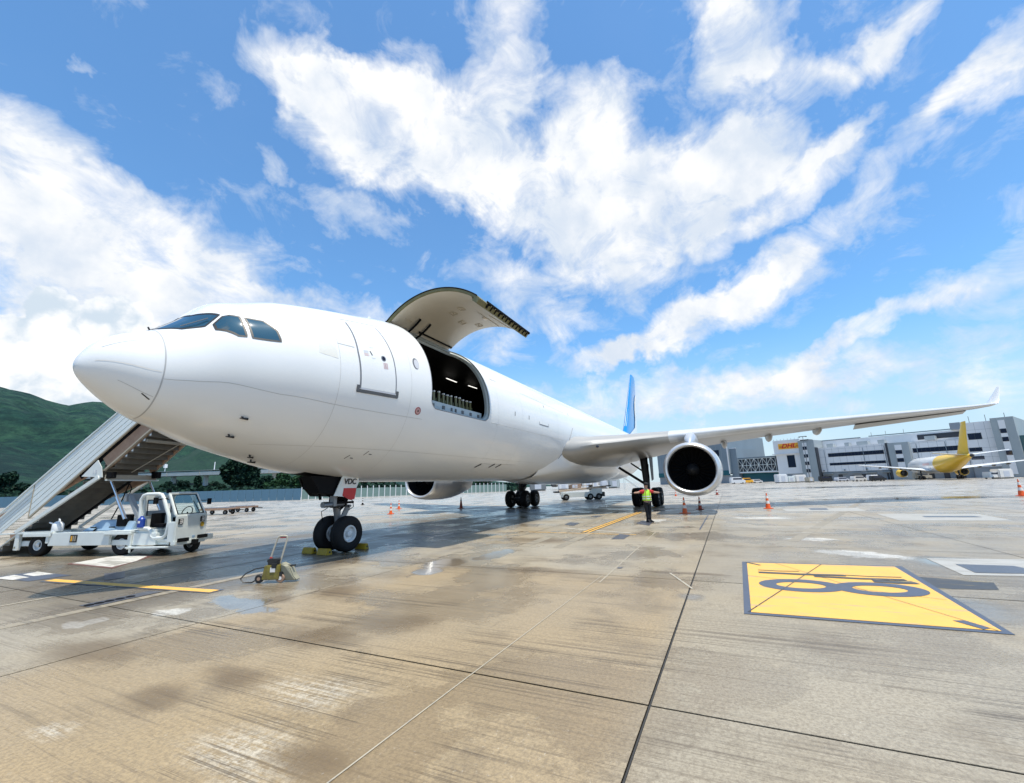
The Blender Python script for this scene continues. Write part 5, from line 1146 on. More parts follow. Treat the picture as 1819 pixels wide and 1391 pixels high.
def dolly(px, py, L, rz, lab, m='rust'):
    p_ = gp(px, py); t_ = thing('cargo_dolly', lab, 'dolly', (p_.x, p_.y, 0), rz, 'empty dollies beyond the stairs truck')
    BB('dolly_bed', m, t_, ((0, 0, .50), (L, 1.6, .10)), ((0, -.82, .48), (L+.05, .05, .18)), ((0, .82, .48), (L+.05, .05, .18)))
    for i in range(6): 
        g = MB(); x = -L/2+.3+i*(L-.6)/5; g.tube([(x, -.76, .58), (x, .76, .58)], .05, 8); g.build('roller', 'steel', t_)
    BB('draw_bar', 'blackish', t_, ((L/2, 0, .42), (L/2+.9, 0, .36), .08, .08))
    for x in (-L*.35, L*.35):
        for y in (-.6, .6): tyre((x, y, .2), .2, .14, t_, 'dolly_wheel', rimm='steel', out=-1 if y < 0 else 1)
dolly(388, 914, 2.6, YAW-PI/2+R_(4), 'low rusty flat dolly just right of the stairs truck cab')
dolly(430, 909.5, 2.2, YAW-PI/2+R_(2), 'low rusty flat dolly farther right of the stairs truck')

# ================================================================== cargo terminal on the right
FO = Vector((294.18, 44.41, 0)); FU = Vector((-.5, -.87, 0)).normalized(); FN = Vector((.87, -.5, 0)).normalized()
# FN points away from the apron; u runs along the facade to the right
FANG = math.atan2(FU.y, FU.x)
def facade_thing(nm, lab, cat): return thing(nm, lab, cat, FO, FANG)
# local axes: x = u, y = FU rotated by 90 deg; find which way is 'into the building'
SGN = 1 if Vector((-FU.y, FU.x, 0)).dot(FN) > 0 else -1
def blk(nm, m, par, u0, u1, z0, z1, y0, y1, bevel=0):
    g = MB(); g.box(((u0+u1)/2, SGN*(y0+y1)/2, (z0+z1)/2), (u1-u0, abs(y1-y0), z1-z0)); return g.build(nm, m, par, bevel=bevel)
def win(par, u0, u1, z0, z1, y=0.0, panes=1, m='glass_dark', fr='bdark'):
    w = blk('window', fr, par, u0-.12, u1+.12, z0-.12, z1+.12, y-.06, y+.2)
    for i in range(panes):
        a = u0+(u1-u0)*i/panes; b = u0+(u1-u0)*(i+1)/panes
        blk('pane', m, w, a+.05, b-.05, z0, z1, y-.10, y-.06)
    return w
bd = facade_thing('cargo_terminal', 'long white and grey cargo terminal with dark window bands and a yellow company sign', 'building')
blk('wall', 'bwhite', bd, 90.2, 102.3, 13.6, 20.0, -.6, 24); blk('wall', 'bwhite', bd, 90.6, 102.3, 3.8, 13.6, 0, 24); blk('base_wall', 'bbase', bd, 90.6, 102.3, -.03, 3.8, .3, 24)
blk('ledge', 'bwhite', bd, 89.4, 102.3, 13.25, 13.6, -1.2, 24)
win(bd, 95.6, 98.8, 6.9, 12.5, 0, 1); 
for i in range(8): blk('roof_post', 'steel', bd, 90.6+i*1.6, 90.7+i*1.6, 20.0, 20.7, -.4, -.3)
sg_ = blk('sign_board', 'sign_yellow', bd, 92.6, 102.1, 15.7, 18.3, -.85, -.6)
text('DHL', 2.9, 'sign_red', sg_, (97.2, SGN*-.9, 17.0), (1, 0, 0), (0, 0, 1), ext=.05, shear=.35, bold=.08, sx=1.12)
for z in (16.55, 17.0): 
    g = MB(); g.bar((93.0, SGN*-.9, z), (94.6, SGN*-.9, z), .04, .18); g.bar((100.6, SGN*-.9, z), (101.8, SGN*-.9, z), .04, .18); g.build('sign_stripe', 'sign_red', sg_)
def tower(u0, u1, zt, wins, st=None, y0=-2.5, m='bgrey'):
    blk('stair_tower', m, bd, u0, u1, -.03, zt, y0, 20)
    if st: blk('pale_strip', 'bwhite', bd, st[0], st[1], 1.0, zt-1.0, y0-.25, y0)
    for z in wins: win(bd, st[0]+.15 if st else (u0+u1)/2-.8, st[1]-.15 if st else (u0+u1)/2+.8, z, z+1.3, y0-.25)
tower(102.3, 108.9, 18.8, (4.2, 7.6, 11.0, 14.6), (104.1, 105.9)); blk('tower_cap', 'dark_grey', bd, 103.4, 107.0, 18.8, 19.3, -2.7, 2)
blk('shadow_gap', 'bdark', bd, 108.9, 109.3, 0, 15.3, -2.4, 0)
blk('wall', 'bwhite', bd, 109.3, 134.2, 4.0, 14.9, 0, 24); blk('base_wall', 'bbase', bd, 109.3, 134.2, -.03, 4.0, .5, 24)
win(bd, 113, 133, 10.7, 12.1, 0, 16); win(bd, 113, 133, 6.9, 7.8, 0, 16)
blk('shadow_gap', 'bdark', bd, 134.2, 135.2, 0, 14.9, -1.2, 0)
tower(135.2, 141.8, 14.7, (3.2, 7.0, 10.2), (137.4, 139.6), -2)
blk('wall', 'bwhite', bd, 141.8, 158.2, 4.0, 14.4, 0, 24); blk('base_wall', 'bbase', bd, 141.8, 158.2, -.03, 4.0, .5, 24)
win(bd, 142.4, 157.8, 10.4, 11.9, 0, 12); win(bd, 142.4, 157.8, 6.8, 7.9, 0, 12)
blk('wall', 'bwhite', bd, 158.2, 165.6, 3.8, 20.0, -1.0, 26); blk('base_wall', 'bbase', bd, 158.2, 165.6, -.03, 3.8, -.7, 26)
win(bd, 158.9, 162.2, 13.8, 15.9, -1.0, 2); win(bd, 158.4, 161.5, 9.5, 10.7, -1.0, 2); win(bd, 158.4, 161.5, 6.6, 7.6, -1.0, 2)
tower(165.6, 171.2, 20.6, (7.6, 12.3, 15.2), (167.4, 169.0), -3.5)
blk('side_wing', 'teal_glass', bd, 171.2, 190, -.03, 14.0, -1, 20)
# upper storey set back, parapets, plant
blk('upper_storey', 'bwhite', bd, 108.8, 158, 14.9, 18.4, 7, 24); blk('parapet_rail', 'bgrey2', bd, 108.8, 124, 18.4, 18.8, 6.8, 7.1); blk('parapet_rail', 'bgrey2', bd, 127, 158, 18.6, 19.0, 6.8, 7.1)
for u, w_ in ((112, 2.5), (119, 1.6), (123.5, 4.0), (131, 2.2), (146, 3.0)):
    blk('roof_unit', 'bgrey', bd, u, u+w_, 15.0, 16.6, 2.5, 5.5)
blk('roof_louvre', 'bdark', bd, 143, 156, 15.6, 17.6, 6.8, 7.0); blk('lookout', 'bbase', bd, 153.5, 156.5, 18.4, 21.0, 5, 9)
for u in (128, 133, 139): blk('roof_mast', 'steel', bd, u, u+.12, 18.6, 20.5, 7, 7.1)
for u in (159.5, 163.8, 168.6): blk('roof_mast', 'steel', bd, u, u+.15, 20, 22.6, 2, 2.15)
for i in range(11): blk('dock_door', 'bdark', bd, 111+i*4.3, 112.6+i*4.3, 0, 2.2+.5*(i % 2), .38, .52)
for i in range(9): blk('dock_canopy', 'bgrey', bd, 110.2+i*5.2, 113.6+i*5.2, 3.1, 3.3, -1.0, .5)
for (ua, ub, za, zb, yy) in ((109.4, 134.1, 4.1, 14.8, 0), (142.0, 158.1, 4.1, 14.3, 0), (158.4, 165.4, 4.0, 19.8, -1.0)):
    for i in range(1, int((ub-ua)/2.6)+1): blk('panel_joint', 'bbase', bd, ua+i*2.6-.03, ua+i*2.6+.03, za, zb, yy-.02, yy+.02)
    for z in (za+3.3*k for k in range(1, int((zb-za)/3.3)+1)): blk('panel_joint', 'bbase', bd, ua, ub, z-.03, z+.03, yy-.025, yy+.02)
for u in (111.5, 126, 133.4, 143.6, 152, 157.5): blk('downpipe', 'bgrey2', bd, u, u+.16, .2, 13.8, -.22, -.04)
for u in (110, 118, 126, 146, 154): blk('wall_lamp', 'dark_grey', bd, u, u+.5, 4.4, 4.8, -.6, 0)
# hangar and glazed bridge to the left of it
hg = facade_thing('grey_hangar', 'tall blue grey hangar behind the port engine with yellow sign at its top corner', 'building')
blk('wall', 'bgrey2', hg, 20, 66, 5.2, 25.6, 0, 40); blk('base_wall', 'bbase', hg, 20, 66, -.03, 4.2, .6, 40); blk('blue_band', 'teal_glass', hg, 20, 66, 4.2, 6.8, -.2, 0.0)
blk('annex', 'bgrey2', hg, 66, 69.6, -.03, 18.3, 2, 30); blk('annex_rail', 'bwhite', hg, 66, 69.6, 18.3, 18.6, 2, 2.3); blk('corner_post', 'bwhite', hg, 65.6, 66.1, 5, 25.9, -.3, 0)
sg2 = blk('sign_board', 'sign_yellow', hg, 52, 62.2, 22.7, 25.0, -.35, 0); text('DHL', 2.5, 'sign_red', sg2, (57.2, SGN*-.4, 23.9), (1, 0, 0), (0, 0, 1), ext=.05, shear=.35, bold=.05, sx=1.3)
for i in range(14): blk('panel_joint', 'bgrey', hg, 22+i*3.1, 22.12+i*3.1, 6.9, 22.5, -.05, .02)
win(hg, 58, 61, 15, 18, 0); win(hg, 40, 43, 10, 12, 0)
br = facade_thing('truss_bridge', 'enclosed footbridge with white zigzag truss between the hangar and the terminal', 'bridge')
blk('bridge_wall', 'bdark', br, 69.6, 90.2, 5.6, 12.6, 3.3, 9); blk('bridge_roof', 'bgrey2', br, 69.6, 90.2, 12.6, 13.1, 2.6, 9); blk('lower_glass', 'teal_glass', br, 70, 90, .2, 4.9, 5, 9); blk('bridge_floor', 'bwhite', br, 69.6, 90.0, 5.0, 5.5, 2.6, 9)
for z in (5.6, 8.9, 12.3): blk('chord', 'gse_white', br, 69.6, 88.6, z-.12, z+.12, 2.7, 3.0)
nb = 9; du = 19.0/nb
for i in range(nb+1): blk('upright', 'gse_white', br, 69.6+i*du-.08, 69.6+i*du+.08, 5.6, 12.3, 2.75, 2.95)
for i in range(nb):
    for (z0, z1) in ((8.9, 12.3), (8.9, 5.6)):
        a, b = (z0, z1) if i % 2 else (z1, z0); g = MB(); g.bar((69.6+i*du, SGN*2.82, a), (69.6+(i+1)*du, SGN*2.82, b), .18, .18); g.build('diagonal', 'gse_white', br)
mst = thing('light_mast', 'slim floodlight mast rising in front of the grey stair tower beside the sign', 'light mast', FO+FU*105.4-FN*(4.0), FANG)
g = MB(); g.tube([(0, 0, 0), (0, 0, 20.6)], [.2, .1], 10); g.build('pole', 'steel', mst); g = MB(); g.box((0, 0, 20.6), (2.6, 1.0, .25)); g.build('lamp_head', 'dark_grey', mst)
for x in (-1.5, 1.4): g = MB(); g.add(*ellip((x, 0, 20.5), (.35, .3, .3), 10, 6)); g.build('floodlight', 'dark_grey', mst)

# ================================================================== second aeroplane, seen from behind
P2 = pl(130.7, 125.0); hv = (RT*.47+FW*.883).normalized()        # nose direction
p2 = thing('parked_freighter', 'yellow tailed white freighter parked with its back to the viewer by the terminal', 'airplane', P2+hv*54.1, math.atan2(-hv.y, -hv.x))
# local x runs from its nose to its tail
def P2H(s):
    for a, b in zip(H2[:-1], H2[1:]):
        if a[0] <= s <= b[0]:
            t = (s-a[0])/(b[0]-a[0]); return [a[i]+(b[i]-a[i])*t for i in (1, 2, 3)]
H2 = [(0, 4.2, 4.2, 0), (.4, 4.9, 3.6, .8), (1.2, 5.3, 3.1, 1.35), (2.6, 6.4, 2.6, 2.1), (4.5, 7.2, 2.2, 2.6), (8, 7.7, 2.05, 2.82), (34, 7.7, 2.05, 2.82), (38, 7.7, 2.5, 2.75), (42, 7.7, 3.5, 2.45), (46, 7.65, 4.7, 1.95), (50, 7.4, 5.8, 1.2), (53, 7.0, 6.4, .5), (54.1, 6.8, 6.6, .15)]
def ring2(s, n=36): zt, zb, w = P2H(s); return [Vector((s, w*math.cos(2*PI*i/n), (zt+zb)/2+(zt-zb)/2*math.sin(2*PI*i/n))) for i in range(n)]
g = MB(); g.grid([ring2(s) for s in (.02, .4, 1.2, 2.6, 4.5, 8, 20, 31.5)], closed=True); g.build('fuselage', 'white_skin', p2, smooth=True)
g = MB(); g.grid([ring2(s) for s in (31.5, 34, 38, 42, 46, 50, 53, 54.1)], closed=True); g.poly(ring2(54.1)); g.build('rear_fuselage', 'yellow', p2, smooth=True, label='yellow rear body')
g = MB(); g.grid([ring2(s) for s in (52.2, 53, 54.1)], closed=True); 
g = MB(); g.lathe([(0, .5), (1.2, .2), (1.25, .01)], (53.4, 0, 6.72), (1, 0, .03), 14); g.build('tail_exhaust', 'blackish', p2, smooth=True)
surf([finsec(43.5, 7.3, 8.4, .09), finsec(45.2, 9.0, 7.0, .09), finsec(49.3, 14.0, 4.6, .09), finsec(51.6, 16.5, 3.2, .08)], 'tail_fin', 'yellow', p2)
for sg in (1, -1):
    surf([mirr(airfoil(x, z, -Y, c, tc, 0), sg) for (Y, x, z, c, tc) in ((.8, 46.2, 7.0, 5.2, .09), (8.1, 51.0, 7.9, 2.4, .09))], 'tailplane', 'white_skin', p2)
    wr = [mirr(airfoil(x, z, -Y, c, tc, inc), sg) for (Y, x, z, c, tc, inc) in ((1.5, 15.8, 3.2, 10.4, .14, 2), (3, 16.9, 3.3, 9.4, .13, 2), (8, 20.5, 3.9, 7.0, .11, 1.5), (15, 25, 4.7, 4.8, .11, 1), (22.4, 29.8, 5.5, 2.6, .1, 0))]
    w2_ = surf(wr, 'wing', 'white_skin', p2)
    for Y in (5, 7.2, 10, 13, 16): 
        x_ = np.interp(Y, [1.5, 3, 8, 15, 22.4], [25, 25, 26.6, 29.2, 32.2]); z_ = np.interp(Y, [1.5, 22.4], [3.0, 5.3])
        g = MB(); g.lathe([(-2.4, .02), (-1.6, .26), (-.4, .28), (.6, .12), (.9, .02)], (x_, -sg*Y, z_-.25), (1, 0, 0), 10); g.build('flap_fairing', 'dark_grey', w2_, smooth=True)
    g = MB(); g.lathe([(0, 1.25), (.2, 1.4), (1.4, 1.5), (3.2, 1.35), (4.2, 1.1), (4.2, 1.0), (3.0, 1.0)], (16.6, -sg*8.0, 2.35), (1, 0, 0), 28); e2 = g.build('engine', 'yellow', p2, smooth=True)
    g = MB(); g.lathe([(4.05, 1.03), (4.0, .01)], (16.6, -sg*8.0, 2.35), (1, 0, 0), 28); g.lathe([(3.6, .75), (5.2, .6), (5.9, .25), (6.0, .02)], (16.6, -sg*8.0, 2.35), (1, 0, 0), 18); g.build('exhaust', 'blackish', e2, smooth=True)
    g = MB(); g.bar((19, -sg*8, 3.8), (23, -sg*8, 3.7), .4, .9); g.build('engine_pylon', 'grey_skin', e2)
    g = MB(); g.tube([(26, -sg*4.8, 3.3), (26.3, -sg*4.8, .7)], .22, 8); g.build('main_gear_leg', 'blackish', p2)
    for x in (25.6, 27.0):
        for dy in (-.45, .45): tyre((x, -sg*4.8+dy, .62), .62, .42, p2, 'main_wheel', rimm='steel')
g = MB(); g.tube([(7.0, 0, 2.4), (7.0, 0, .5)], .12, 8); g.build('nose_gear_leg', 'blackish', p2)
for y in (-.3, .3): tyre((7.0, y, .45), .45, .3, p2, 'nose_wheel', rimm='steel')
g = MB()
for sgn in (-1, 1):
    for z0, z1, w_ in ((4.6, 5.2, 0),): g.bar((22, sgn*2.84, 5.1), (28.5, sgn*2.84, 5.1), .03, .7)
o_ = g.build('red_lettering_band', 'pale_red', p2)

# ---- small vehicles and boxes along the terminal foot
def van(px, depth, L, H_, m, lab, cat='van', nm='parked_van'):
    d = ray(px, 855); k = depth/(d.x*FW.x+d.y*FW.y); p_ = CAMP+d*k
    t_ = thing(nm, lab, cat, (p_.x, p_.y, -.03), YAW-PI/2+rnd.uniform(-.2, .2))
    g = MB(); g.poly([(-L/2, -.9, .35), (L/2, -.9, .35), (L/2, -.9, H_*.55), (L*.36, -.9, H_*.60), (L*.22, -.9, H_), (-L*.46, -.9, H_), (-L/2, -.9, H_*.62)], th=(0, -1.8, 0)); g.build('body', m, t_, bevel=.06)
    g = MB(); g.box((-.05*L, -.91, H_*.76), (L*.62, .03, H_*.24)); g.build('window', 'glass_dark', t_)
    for x in (-L*.3, L*.3):
        for y in (-.8, .8): tyre((x, y, .34), .34, .24, t_, 'wheel', rimm='steel', out=-1 if y < 0 else 1)
van(1526, 160, 5.0, 1.9, 'refl_white', 'small white van parked at the foot of the terminal left of the yellow engine')
van(1496, 170, 4.8, 1.6, 'pale_grey', 'low pale car parked below the longest window band', 'car', 'parked_car')
van(1467, 180, 4.6, 2.2, 'blackish', 'dark van parked at the right foot of the first stair tower')
van(1327, 205, 5.2, 2.4, 'sign_yellow', 'yellow van parked under the truss bridge')
van(1345, 205, 4.2, 1.7, 'refl_white', 'small white car parked under the truss bridge', 'car', 'parked_car')
van(1560, 150, 4.4, 1.8, 'blackish', 'dark van between the pale container and the yellow engine')
van(1310, 190, 6.0, 2.8, 'bwhite', 'white lorry at the foot of the grey hangar left of the yellow van', 'lorry', 'parked_lorry')
van(1640, 170, 5.5, 2.5, 'beige', 'beige lorry seen beneath the yellow tailed freighter', 'lorry', 'parked_lorry')
van(1768, 128, 5.4, 2.0, 'refl_white', 'white flat topped truck parked right of the yellow tail', 'truck', 'parked_truck')
def box_thing(px, depth, sx_, sy_, sz_, m, lab, cat, nm, rz=0, z0=0):
    d = ray(px, 855); k = depth/(d.x*FW.x+d.y*FW.y); p_ = CAMP+d*k
    t_ = thing(nm, lab, cat, (p_.x, p_.y, -.03), YAW-PI/2+rz)
    g = MB(); g.box((0, 0, sz_/2+.15+z0), (sx_, sy_, sz_)); g.build('shell', m, t_, bevel=min(.25, sz_*.15))
    g = MB(); g.box((0, 0, .12), (sx_*.9, sy_*.9, .2)); g.build('base', 'blackish', t_); g = MB(); g.box((0, -sy_/2-.02, sz_*.45+.15+z0), (sx_*.4, .04, sz_*.6)); g.build('door', 'pale_grey', t_)
box_thing(1388, 178, 3.9, 3, 3.3, 'bwhite', 'pale rounded container at the foot of the sign block', 'container', 'cargo_container')
box_thing(1404, 182, 3.0, 2.4, 2.4, 'gse_white', 'small white cargo container right of the rounded one', 'container', 'cargo_container')
box_thing(1421, 182, 4.5, 2.4, 2.9, 'refl_white', 'white cargo container at the left foot of the first stair tower', 'container', 'cargo_container')
box_thing(1438, 172, 2.4, 2.4, 1.8, 'beige', 'beige crate in front of the first stair tower', 'crate', 'cargo_crate')
box_thing(1551, 165, 3.2, 2.4, 2.0, 'bwhite', 'pale grey cargo container left of the yellow engine', 'container', 'cargo_container')
box_thing(1783, 128, 4.2, 2.6, 2.6, 'refl_white', 'white rounded container with yellow end at the right foot of the terminal', 'container', 'cargo_container')
# seen beneath the belly
for i, (px, dep, a, b, m, lab) in enumerate((
        (955, 150, 5.5, 2.6, 'steel', 'grey metal shed seen under the belly behind the starboard wheels'), (1000, 160, 3.6, 2.2, 'bwhite', 'small pale container in the middle of the row seen under the belly'),
        (1043, 150, 3.4, 3.6, 'refl_white', 'tall bright white container seen under the belly, left of a shorter white one'), (1056, 150, 2.2, 2.9, 'refl_white', 'shorter bright white container right of a tall one under the belly'),
        (1072, 160, 2.4, 2.6, 'pale_grey', 'grey container right of two white ones under the belly'), (1090, 165, 4.0, 3.2, 'bgrey', 'grey crate under the end of the belly beside the white steps'), (1020, 170, 5.0, 2.0, 'rust', 'brownish low container seen under the belly'))):
    box_thing(px, dep, a, 2.4, b, m, lab, 'container', 'cargo_container')
t3 = thing('distant_airliner', 'small far white airliner seen nose on under the belly of the big jet', 'airplane', pl(14.5, 165), YAW-PI/2-.5)
g = MB(); g.lathe([(0, .02), (.6, .9), (2, 1.6), (5, 1.95), (25, 1.95), (33, .6), (35, .1)], (0, 0, 3.1), (.4, .9, 0), 20); g.build('fuselage', 'white_skin', t3, smooth=True)
for x in (-5.5, 6.5): g = MB(); g.lathe([(0, .8), (.3, 1.0), (2, 1.05), (3.5, .7)], (x, 11, 1.9), (.4, .9, 0), 18); g.lathe([(.3, .9), (.35, .01)], (x, 11, 1.9), (.4, .9, 0), 18); g.build('engine', 'dark_grey', t3, smooth=True)
g = MB(); g.poly([(-16, 22, 4.0), (2, 10, 2.6), (22, 20, 4.0), (22, 22, 4.0), (6, 17, 2.6), (-16, 24, 4.0)], th=(0, 0, .3)); g.build('wing', 'grey_skin', t3)
for (x, y) in ((1, 3), (-1, 15), (7, 13)): tyre((x, y, .5), .5, .4, t3, 'wheel', rimm='steel')
sp_ = thing('service_steps', 'small white frame steps under the end of the belly', 'steps', pl(32.8, 128), YAW-PI/2)
for y in (-.8, .8): 
    g = MB(); g.bar((-3, y, 3.2), (-1, y, 3.2), .12, .12); g.bar((-1, y, 3.2), (3, y, .2), .12, .2); g.bar((-3, y, 0), (-3, y, 4.2), .1, .1); g.bar((-1, y, 0), (-1, y, 4.2), .1, .1); g.bar((-1, y, 4.2), (3, y, 1.2), .08, .08); g.bar((-3, y, 4.2), (-1, y, 4.2), .08, .08); g.build('step_frame', 'gse_white', sp_)
for i in range(9): g = MB(); g.box((-.8+i*.42, 0, 3.0-i*.33), (.35, 1.5, .05)); g.build('tread', 'steel', sp_)

# ================================================================== fence, viaduct, trees, hills on the left
def bear(px, depth, z=-.03): d = ray(px, 870); k = depth/(d.x*FW.x+d.y*FW.y); p_ = CAMP+d*k; return Vector((p_.x, p_.y, z))
bf_ = thing('blue_panel_fence', 'blue corrugated steel fence along the far edge of the apron', 'fence', (0, 0, 0))
fa, fb = bear(-40, 112), bear(535, 104); nP = 44; L_ = (fb-fa).length/nP
g = MB(); g.box((0, 0, 1.32), (L_-.10, .08, 2.64))
for k in range(5): g.box((-L_/2+.25+k*(L_-.4)/4.5, -.07, 1.32), (.09, .08, 2.6))
p0_ = g.build('panel', 'blue_panel', bf_)
an = math.atan2((fb-fa).y, (fb-fa).x)
for i in range(nP):
    o = p0_ if i == 0 else p0_.copy()
    if i: COL.objects.link(o); o.parent = bf_
    o.location = fa+(fb-fa)*((i+.5)/nP); o.rotation_euler = (0, 0, an)
gf = thing('green_mesh_fence', 'pale green mesh fence with thin white posts beyond the apron', 'fence', (0, 0, 0))
fa, fb = bear(536, 106), bear(900, 150); nP = 40; L_ = (fb-fa).length/nP; an = math.atan2((fb-fa).y, (fb-fa).x)
g = MB(); g.box((0, 0, 1.25), (L_-.12, .04, 2.3)); q0 = g.build('mesh_panel', 'fence_green', gf); g = MB(); g.box((0, 0, 1.5), (.16, .12, 3.0)); q1 = g.build('post', 'bwhite', gf)
for i in range(nP):
    for src, f in ((q0, .5), (q1, 0)):
        o = src if i == 0 else src.copy()
        if i: COL.objects.link(o); o.parent = gf
        o.location = fa+(fb-fa)*((i+f)/nP); o.rotation_euler = (0, 0, an)
vd = thing('road_viaduct', 'pale concrete road viaduct crossing in front of the green hills', 'viaduct', (0, 0, 0))
va, vb_ = bear(-120, 330, 0), bear(620, 250, 0)
def vz(t): return 17.3-2.4*t
n_ = 14
for i in range(n_):
    a, b = va+(vb_-va)*(i/n_), va+(vb_-va)*((i+1)/n_-.002); g = MB(); g.bar(a+Vector((0, 0, vz(i/n_)-1.0)), b+Vector((0, 0, vz((i+1)/n_)-1.0)), 9, 2.2); g.build('deck', 'concrete_far', vd)
    g = MB(); g.bar(a+Vector((0, 0, vz(i/n_)+.9)), b+Vector((0, 0, vz((i+1)/n_)+.9)), 9.3, .18); g.build('railing', 'concrete_far', vd)
    g = MB(); g.box(a+Vector((0, 0, vz(i/n_)/2-1)), (2, 2, vz(i/n_)-1)); g.build('pier', 'concrete_far', vd)
for t_ in (.62, .73): 
    p_ = va+(vb_-va)*t_; g = MB(); g.tube([p_+Vector((0, 0, vz(t_))), p_+Vector((0, 0, vz(t_)+6))], .25, 8); g.box(p_+Vector((0, 0, vz(t_)+4.6)), (1.6, 1.6, 2.2)) if t_ < .7 else None; g.build('lamp_post', 'bwhite', vd)

def leafcloud(n, c, rad, size, rg, flat=.0, shell=.55):
    """leaf clumps spread through the volume of a crown"""
    vs, fs = [], []
    for _ in range(n):
        while True:
            v = Vector((rg.uniform(-1, 1), rg.uniform(-1, 1), rg.uniform(-1, 1)))
            if shell < v.length < 1: break
        p = Vector((c[0]+v.x*rad[0], c[1]+v.y*rad[1], c[2]+v.z*rad[2])); s_ = size*rg.uniform(.5, 1.3)
        a = Vector((rg.gauss(0, 1), rg.gauss(0, 1), rg.gauss(0, .6))).normalized(); b = a.cross(Vector((rg.gauss(0, 1), rg.gauss(0, 1), rg.gauss(0, 1)))).normalized(); o = len(vs)
        vs += [p-a*s_-b*s_*.4, p+a*s_*.2-b*s_*.8, p+a*s_+b*s_*.3, p-a*s_*.1+b*s_*.8]; fs.append((o, o+1, o+2, o+3))
    return vs, fs
def tree(pos, h, w_, m, lab, seed, tall=False):
    rg = random.Random(seed); t_ = thing('tree', lab, 'tree', (pos.x, pos.y, -.03), 0, 'dark trees between the fence and the viaduct')
    g = MB(); g.tube([(0, 0, 0), (.1, 0, h*.3), (0, .1, h*.75)], [h*.035, h*.025, h*.01], 7)
    for k in range(5): a = rg.uniform(0, 6.28); g.tube([(0, 0, h*(.25+.09*k)), (math.cos(a)*w_*.35, math.sin(a)*w_*.35, h*(.42+.09*k))], [h*.014, h*.005], 5)
    g.build('trunk', 'bark', t_)
    g = MB()
    for k in range(9):
        a = rg.uniform(0, 6.28); rr = rg.uniform(.05, .34)*w_; zz = h*rg.uniform(.35, .85); q = (1-(zz/h-.5)*.7)
        g.add(*leafcloud(330, (math.cos(a)*rr*q, math.sin(a)*rr*q, zz), (w_*.27*q, w_*.27*q, h*.17), h*.045, rg, shell=.3))
    g.build('crown', m, t_)
ts_ = [(415, 210, 21, 12, 'dark tall tree rising over the viaduct left of the nose wheels'), (436, 205, 19, 10, 'dark tree beside the tallest one by the viaduct'), (14, 240, 17, 10, 'dark tree standing behind the stairs at the left edge'), (350, 215, 11, 5, 'slim dark tree right of the stairs truck cab'), (325, 220, 9.5, 7, 'dark rounded tree over the stairs truck cab'),
       (500, 190, 10.5, 13, 'green tree behind the blue fence near the nose wheels'), (535, 180, 10.5, 12, 'bright green tree just left of the nose gear door'), (300, 230, 9, 9, 'dark tree behind the far side of the stairs'), (470, 200, 10, 11, 'low dark tree behind the middle of the blue fence'), (383, 215, 9, 9, 'low dark tree right of a slim one behind the blue fence'),
       (45, 230, 11, 14, 'low dark tree right of the one at the left edge'), (660, 190, 12, 12, 'tree seen between nose gear and starboard engine'), (580, 185, 11, 12, 'tree hidden half by the nose gear'), (860, 200, 9, 14, 'low tree behind the green fence beyond the starboard engine'), (740, 195, 10, 12, 'tree behind the starboard engine')]
for i, (px, dep, h, w_, lab) in enumerate(ts_): tree(bear(px, dep), h, w_, 'leaf2' if i in (5, 6, 11, 13) else 'leaf', lab, 100+i)
rg = random.Random(5); g = MB()
for i in range(260):
    px = -60+i*3.75+rg.uniform(-3, 3); dep = rg.uniform(150, 235); p_ = bear(px, dep); hh = rg.uniform(3.5, 5.6)*dep/200*(1 if px < 700 else .6)
    g.add(*leafcloud(120, (p_.x, p_.y, hh*.5), (5.5, 5.5, hh*.55), .8, rg, shell=.1))
wd_ = g.build('undergrowth', 'leaf', None, kind='stuff')

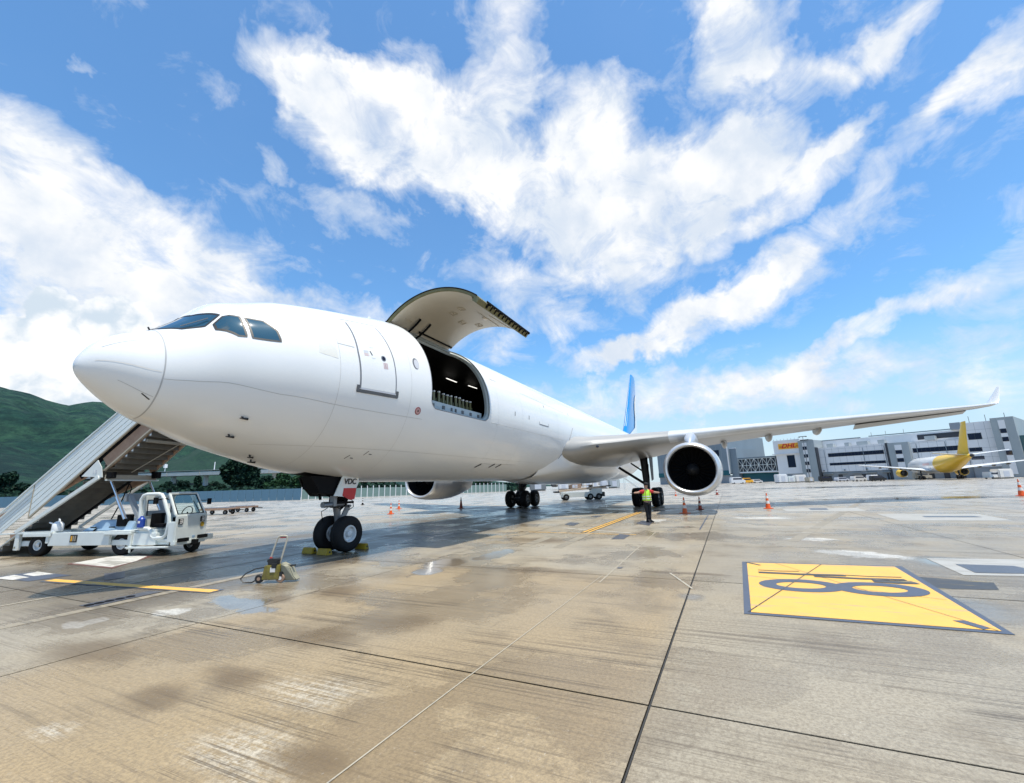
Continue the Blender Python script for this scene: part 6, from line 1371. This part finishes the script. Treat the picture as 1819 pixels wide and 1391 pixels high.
# hills: a band of terrain round the left of the view
from mathutils import noise as mn
def sil(az):
    """rise of the skyline (deg) against bearing (deg)"""
    A = [(20, 0), (34, 1.0), (46, 2.6), (56, 4.6), (62, 6.6), (66, 8.4), (70.2, 9.2), (72.1, 8.5), (73.8, 9.1), (75.4, 9.7), (77, 9.95), (82, 10.4), (95, 9.0), (120, 6.5), (150, 4.2), (175, 1.5), (190, 0)]
    return float(np.interp(az, [a[0] for a in A], [a[1] for a in A]))
g = MB(); rows = []; NA, NR = 330, 70
for i in range(NA+1):
    az = 20+170*(i/NA); row = []
    for j in range(NR+1):
        t = j/NR; r_ = 330+1500*t; e = math.tan(R_(sil(az)))*1500
        f = min(1, (r_-330)/1170); hgt = e*(f**1.15)*(1 if f < 1 else 1-.25*(t-.78)/.22)
        x, y = CX+r_*math.cos(R_(az)), CY+r_*math.sin(R_(az))
        nz = mn.fractal(Vector((x*.0035, y*.0035, 0)), .9, 2.1, 6)
        rdg = 1-abs(mn.fractal(Vector((x*.0022+7, y*.0022, 3)), .8, 2.0, 4)); nf = mn.fractal(Vector((x*.03, y*.03, 1)), .8, 2, 4)
        amp = min(1, hgt/60)*(.0 if hgt <= 0 else 1)*(1-.82*max(0, min(1, (f-.80)/.2)))
        row.append(Vector((x, y, hgt+amp*(nz*38+(rdg-.7)*30)+min(1, hgt/20)*nf*3.0-.5*(1-f))))
    rows.append(row)
g.grid(rows); o = g.build('hills', 'hill', None, smooth=True, kind='structure')
# nearer wooded knoll behind the viaduct
g = MB(); rows = []
for i in range(121):
    az = 45+28*i/120; row = []
    for j in range(25):
        t = j/24; r_ = 300+360*t; ee = max(0, 5.9-((az-57.5)/3.4)**2*.55)*math.tan(R_(1))*560; h_ = ee*math.sin(min(1, t*1.1)*PI*.5) if t < .9 else ee*(1-(t-.9)*3)
        x, y = CX+r_*math.cos(R_(az)), CY+r_*math.sin(R_(az)); row.append(Vector((x, y, h_+min(1, h_/10)*mn.fractal(Vector((x*.02, y*.02, 0)), .8, 2, 5)*6-1.0)))
    rows.append(row)
g.grid(rows); g.build('wooded_knoll', 'leaf', None, smooth=True, kind='structure')
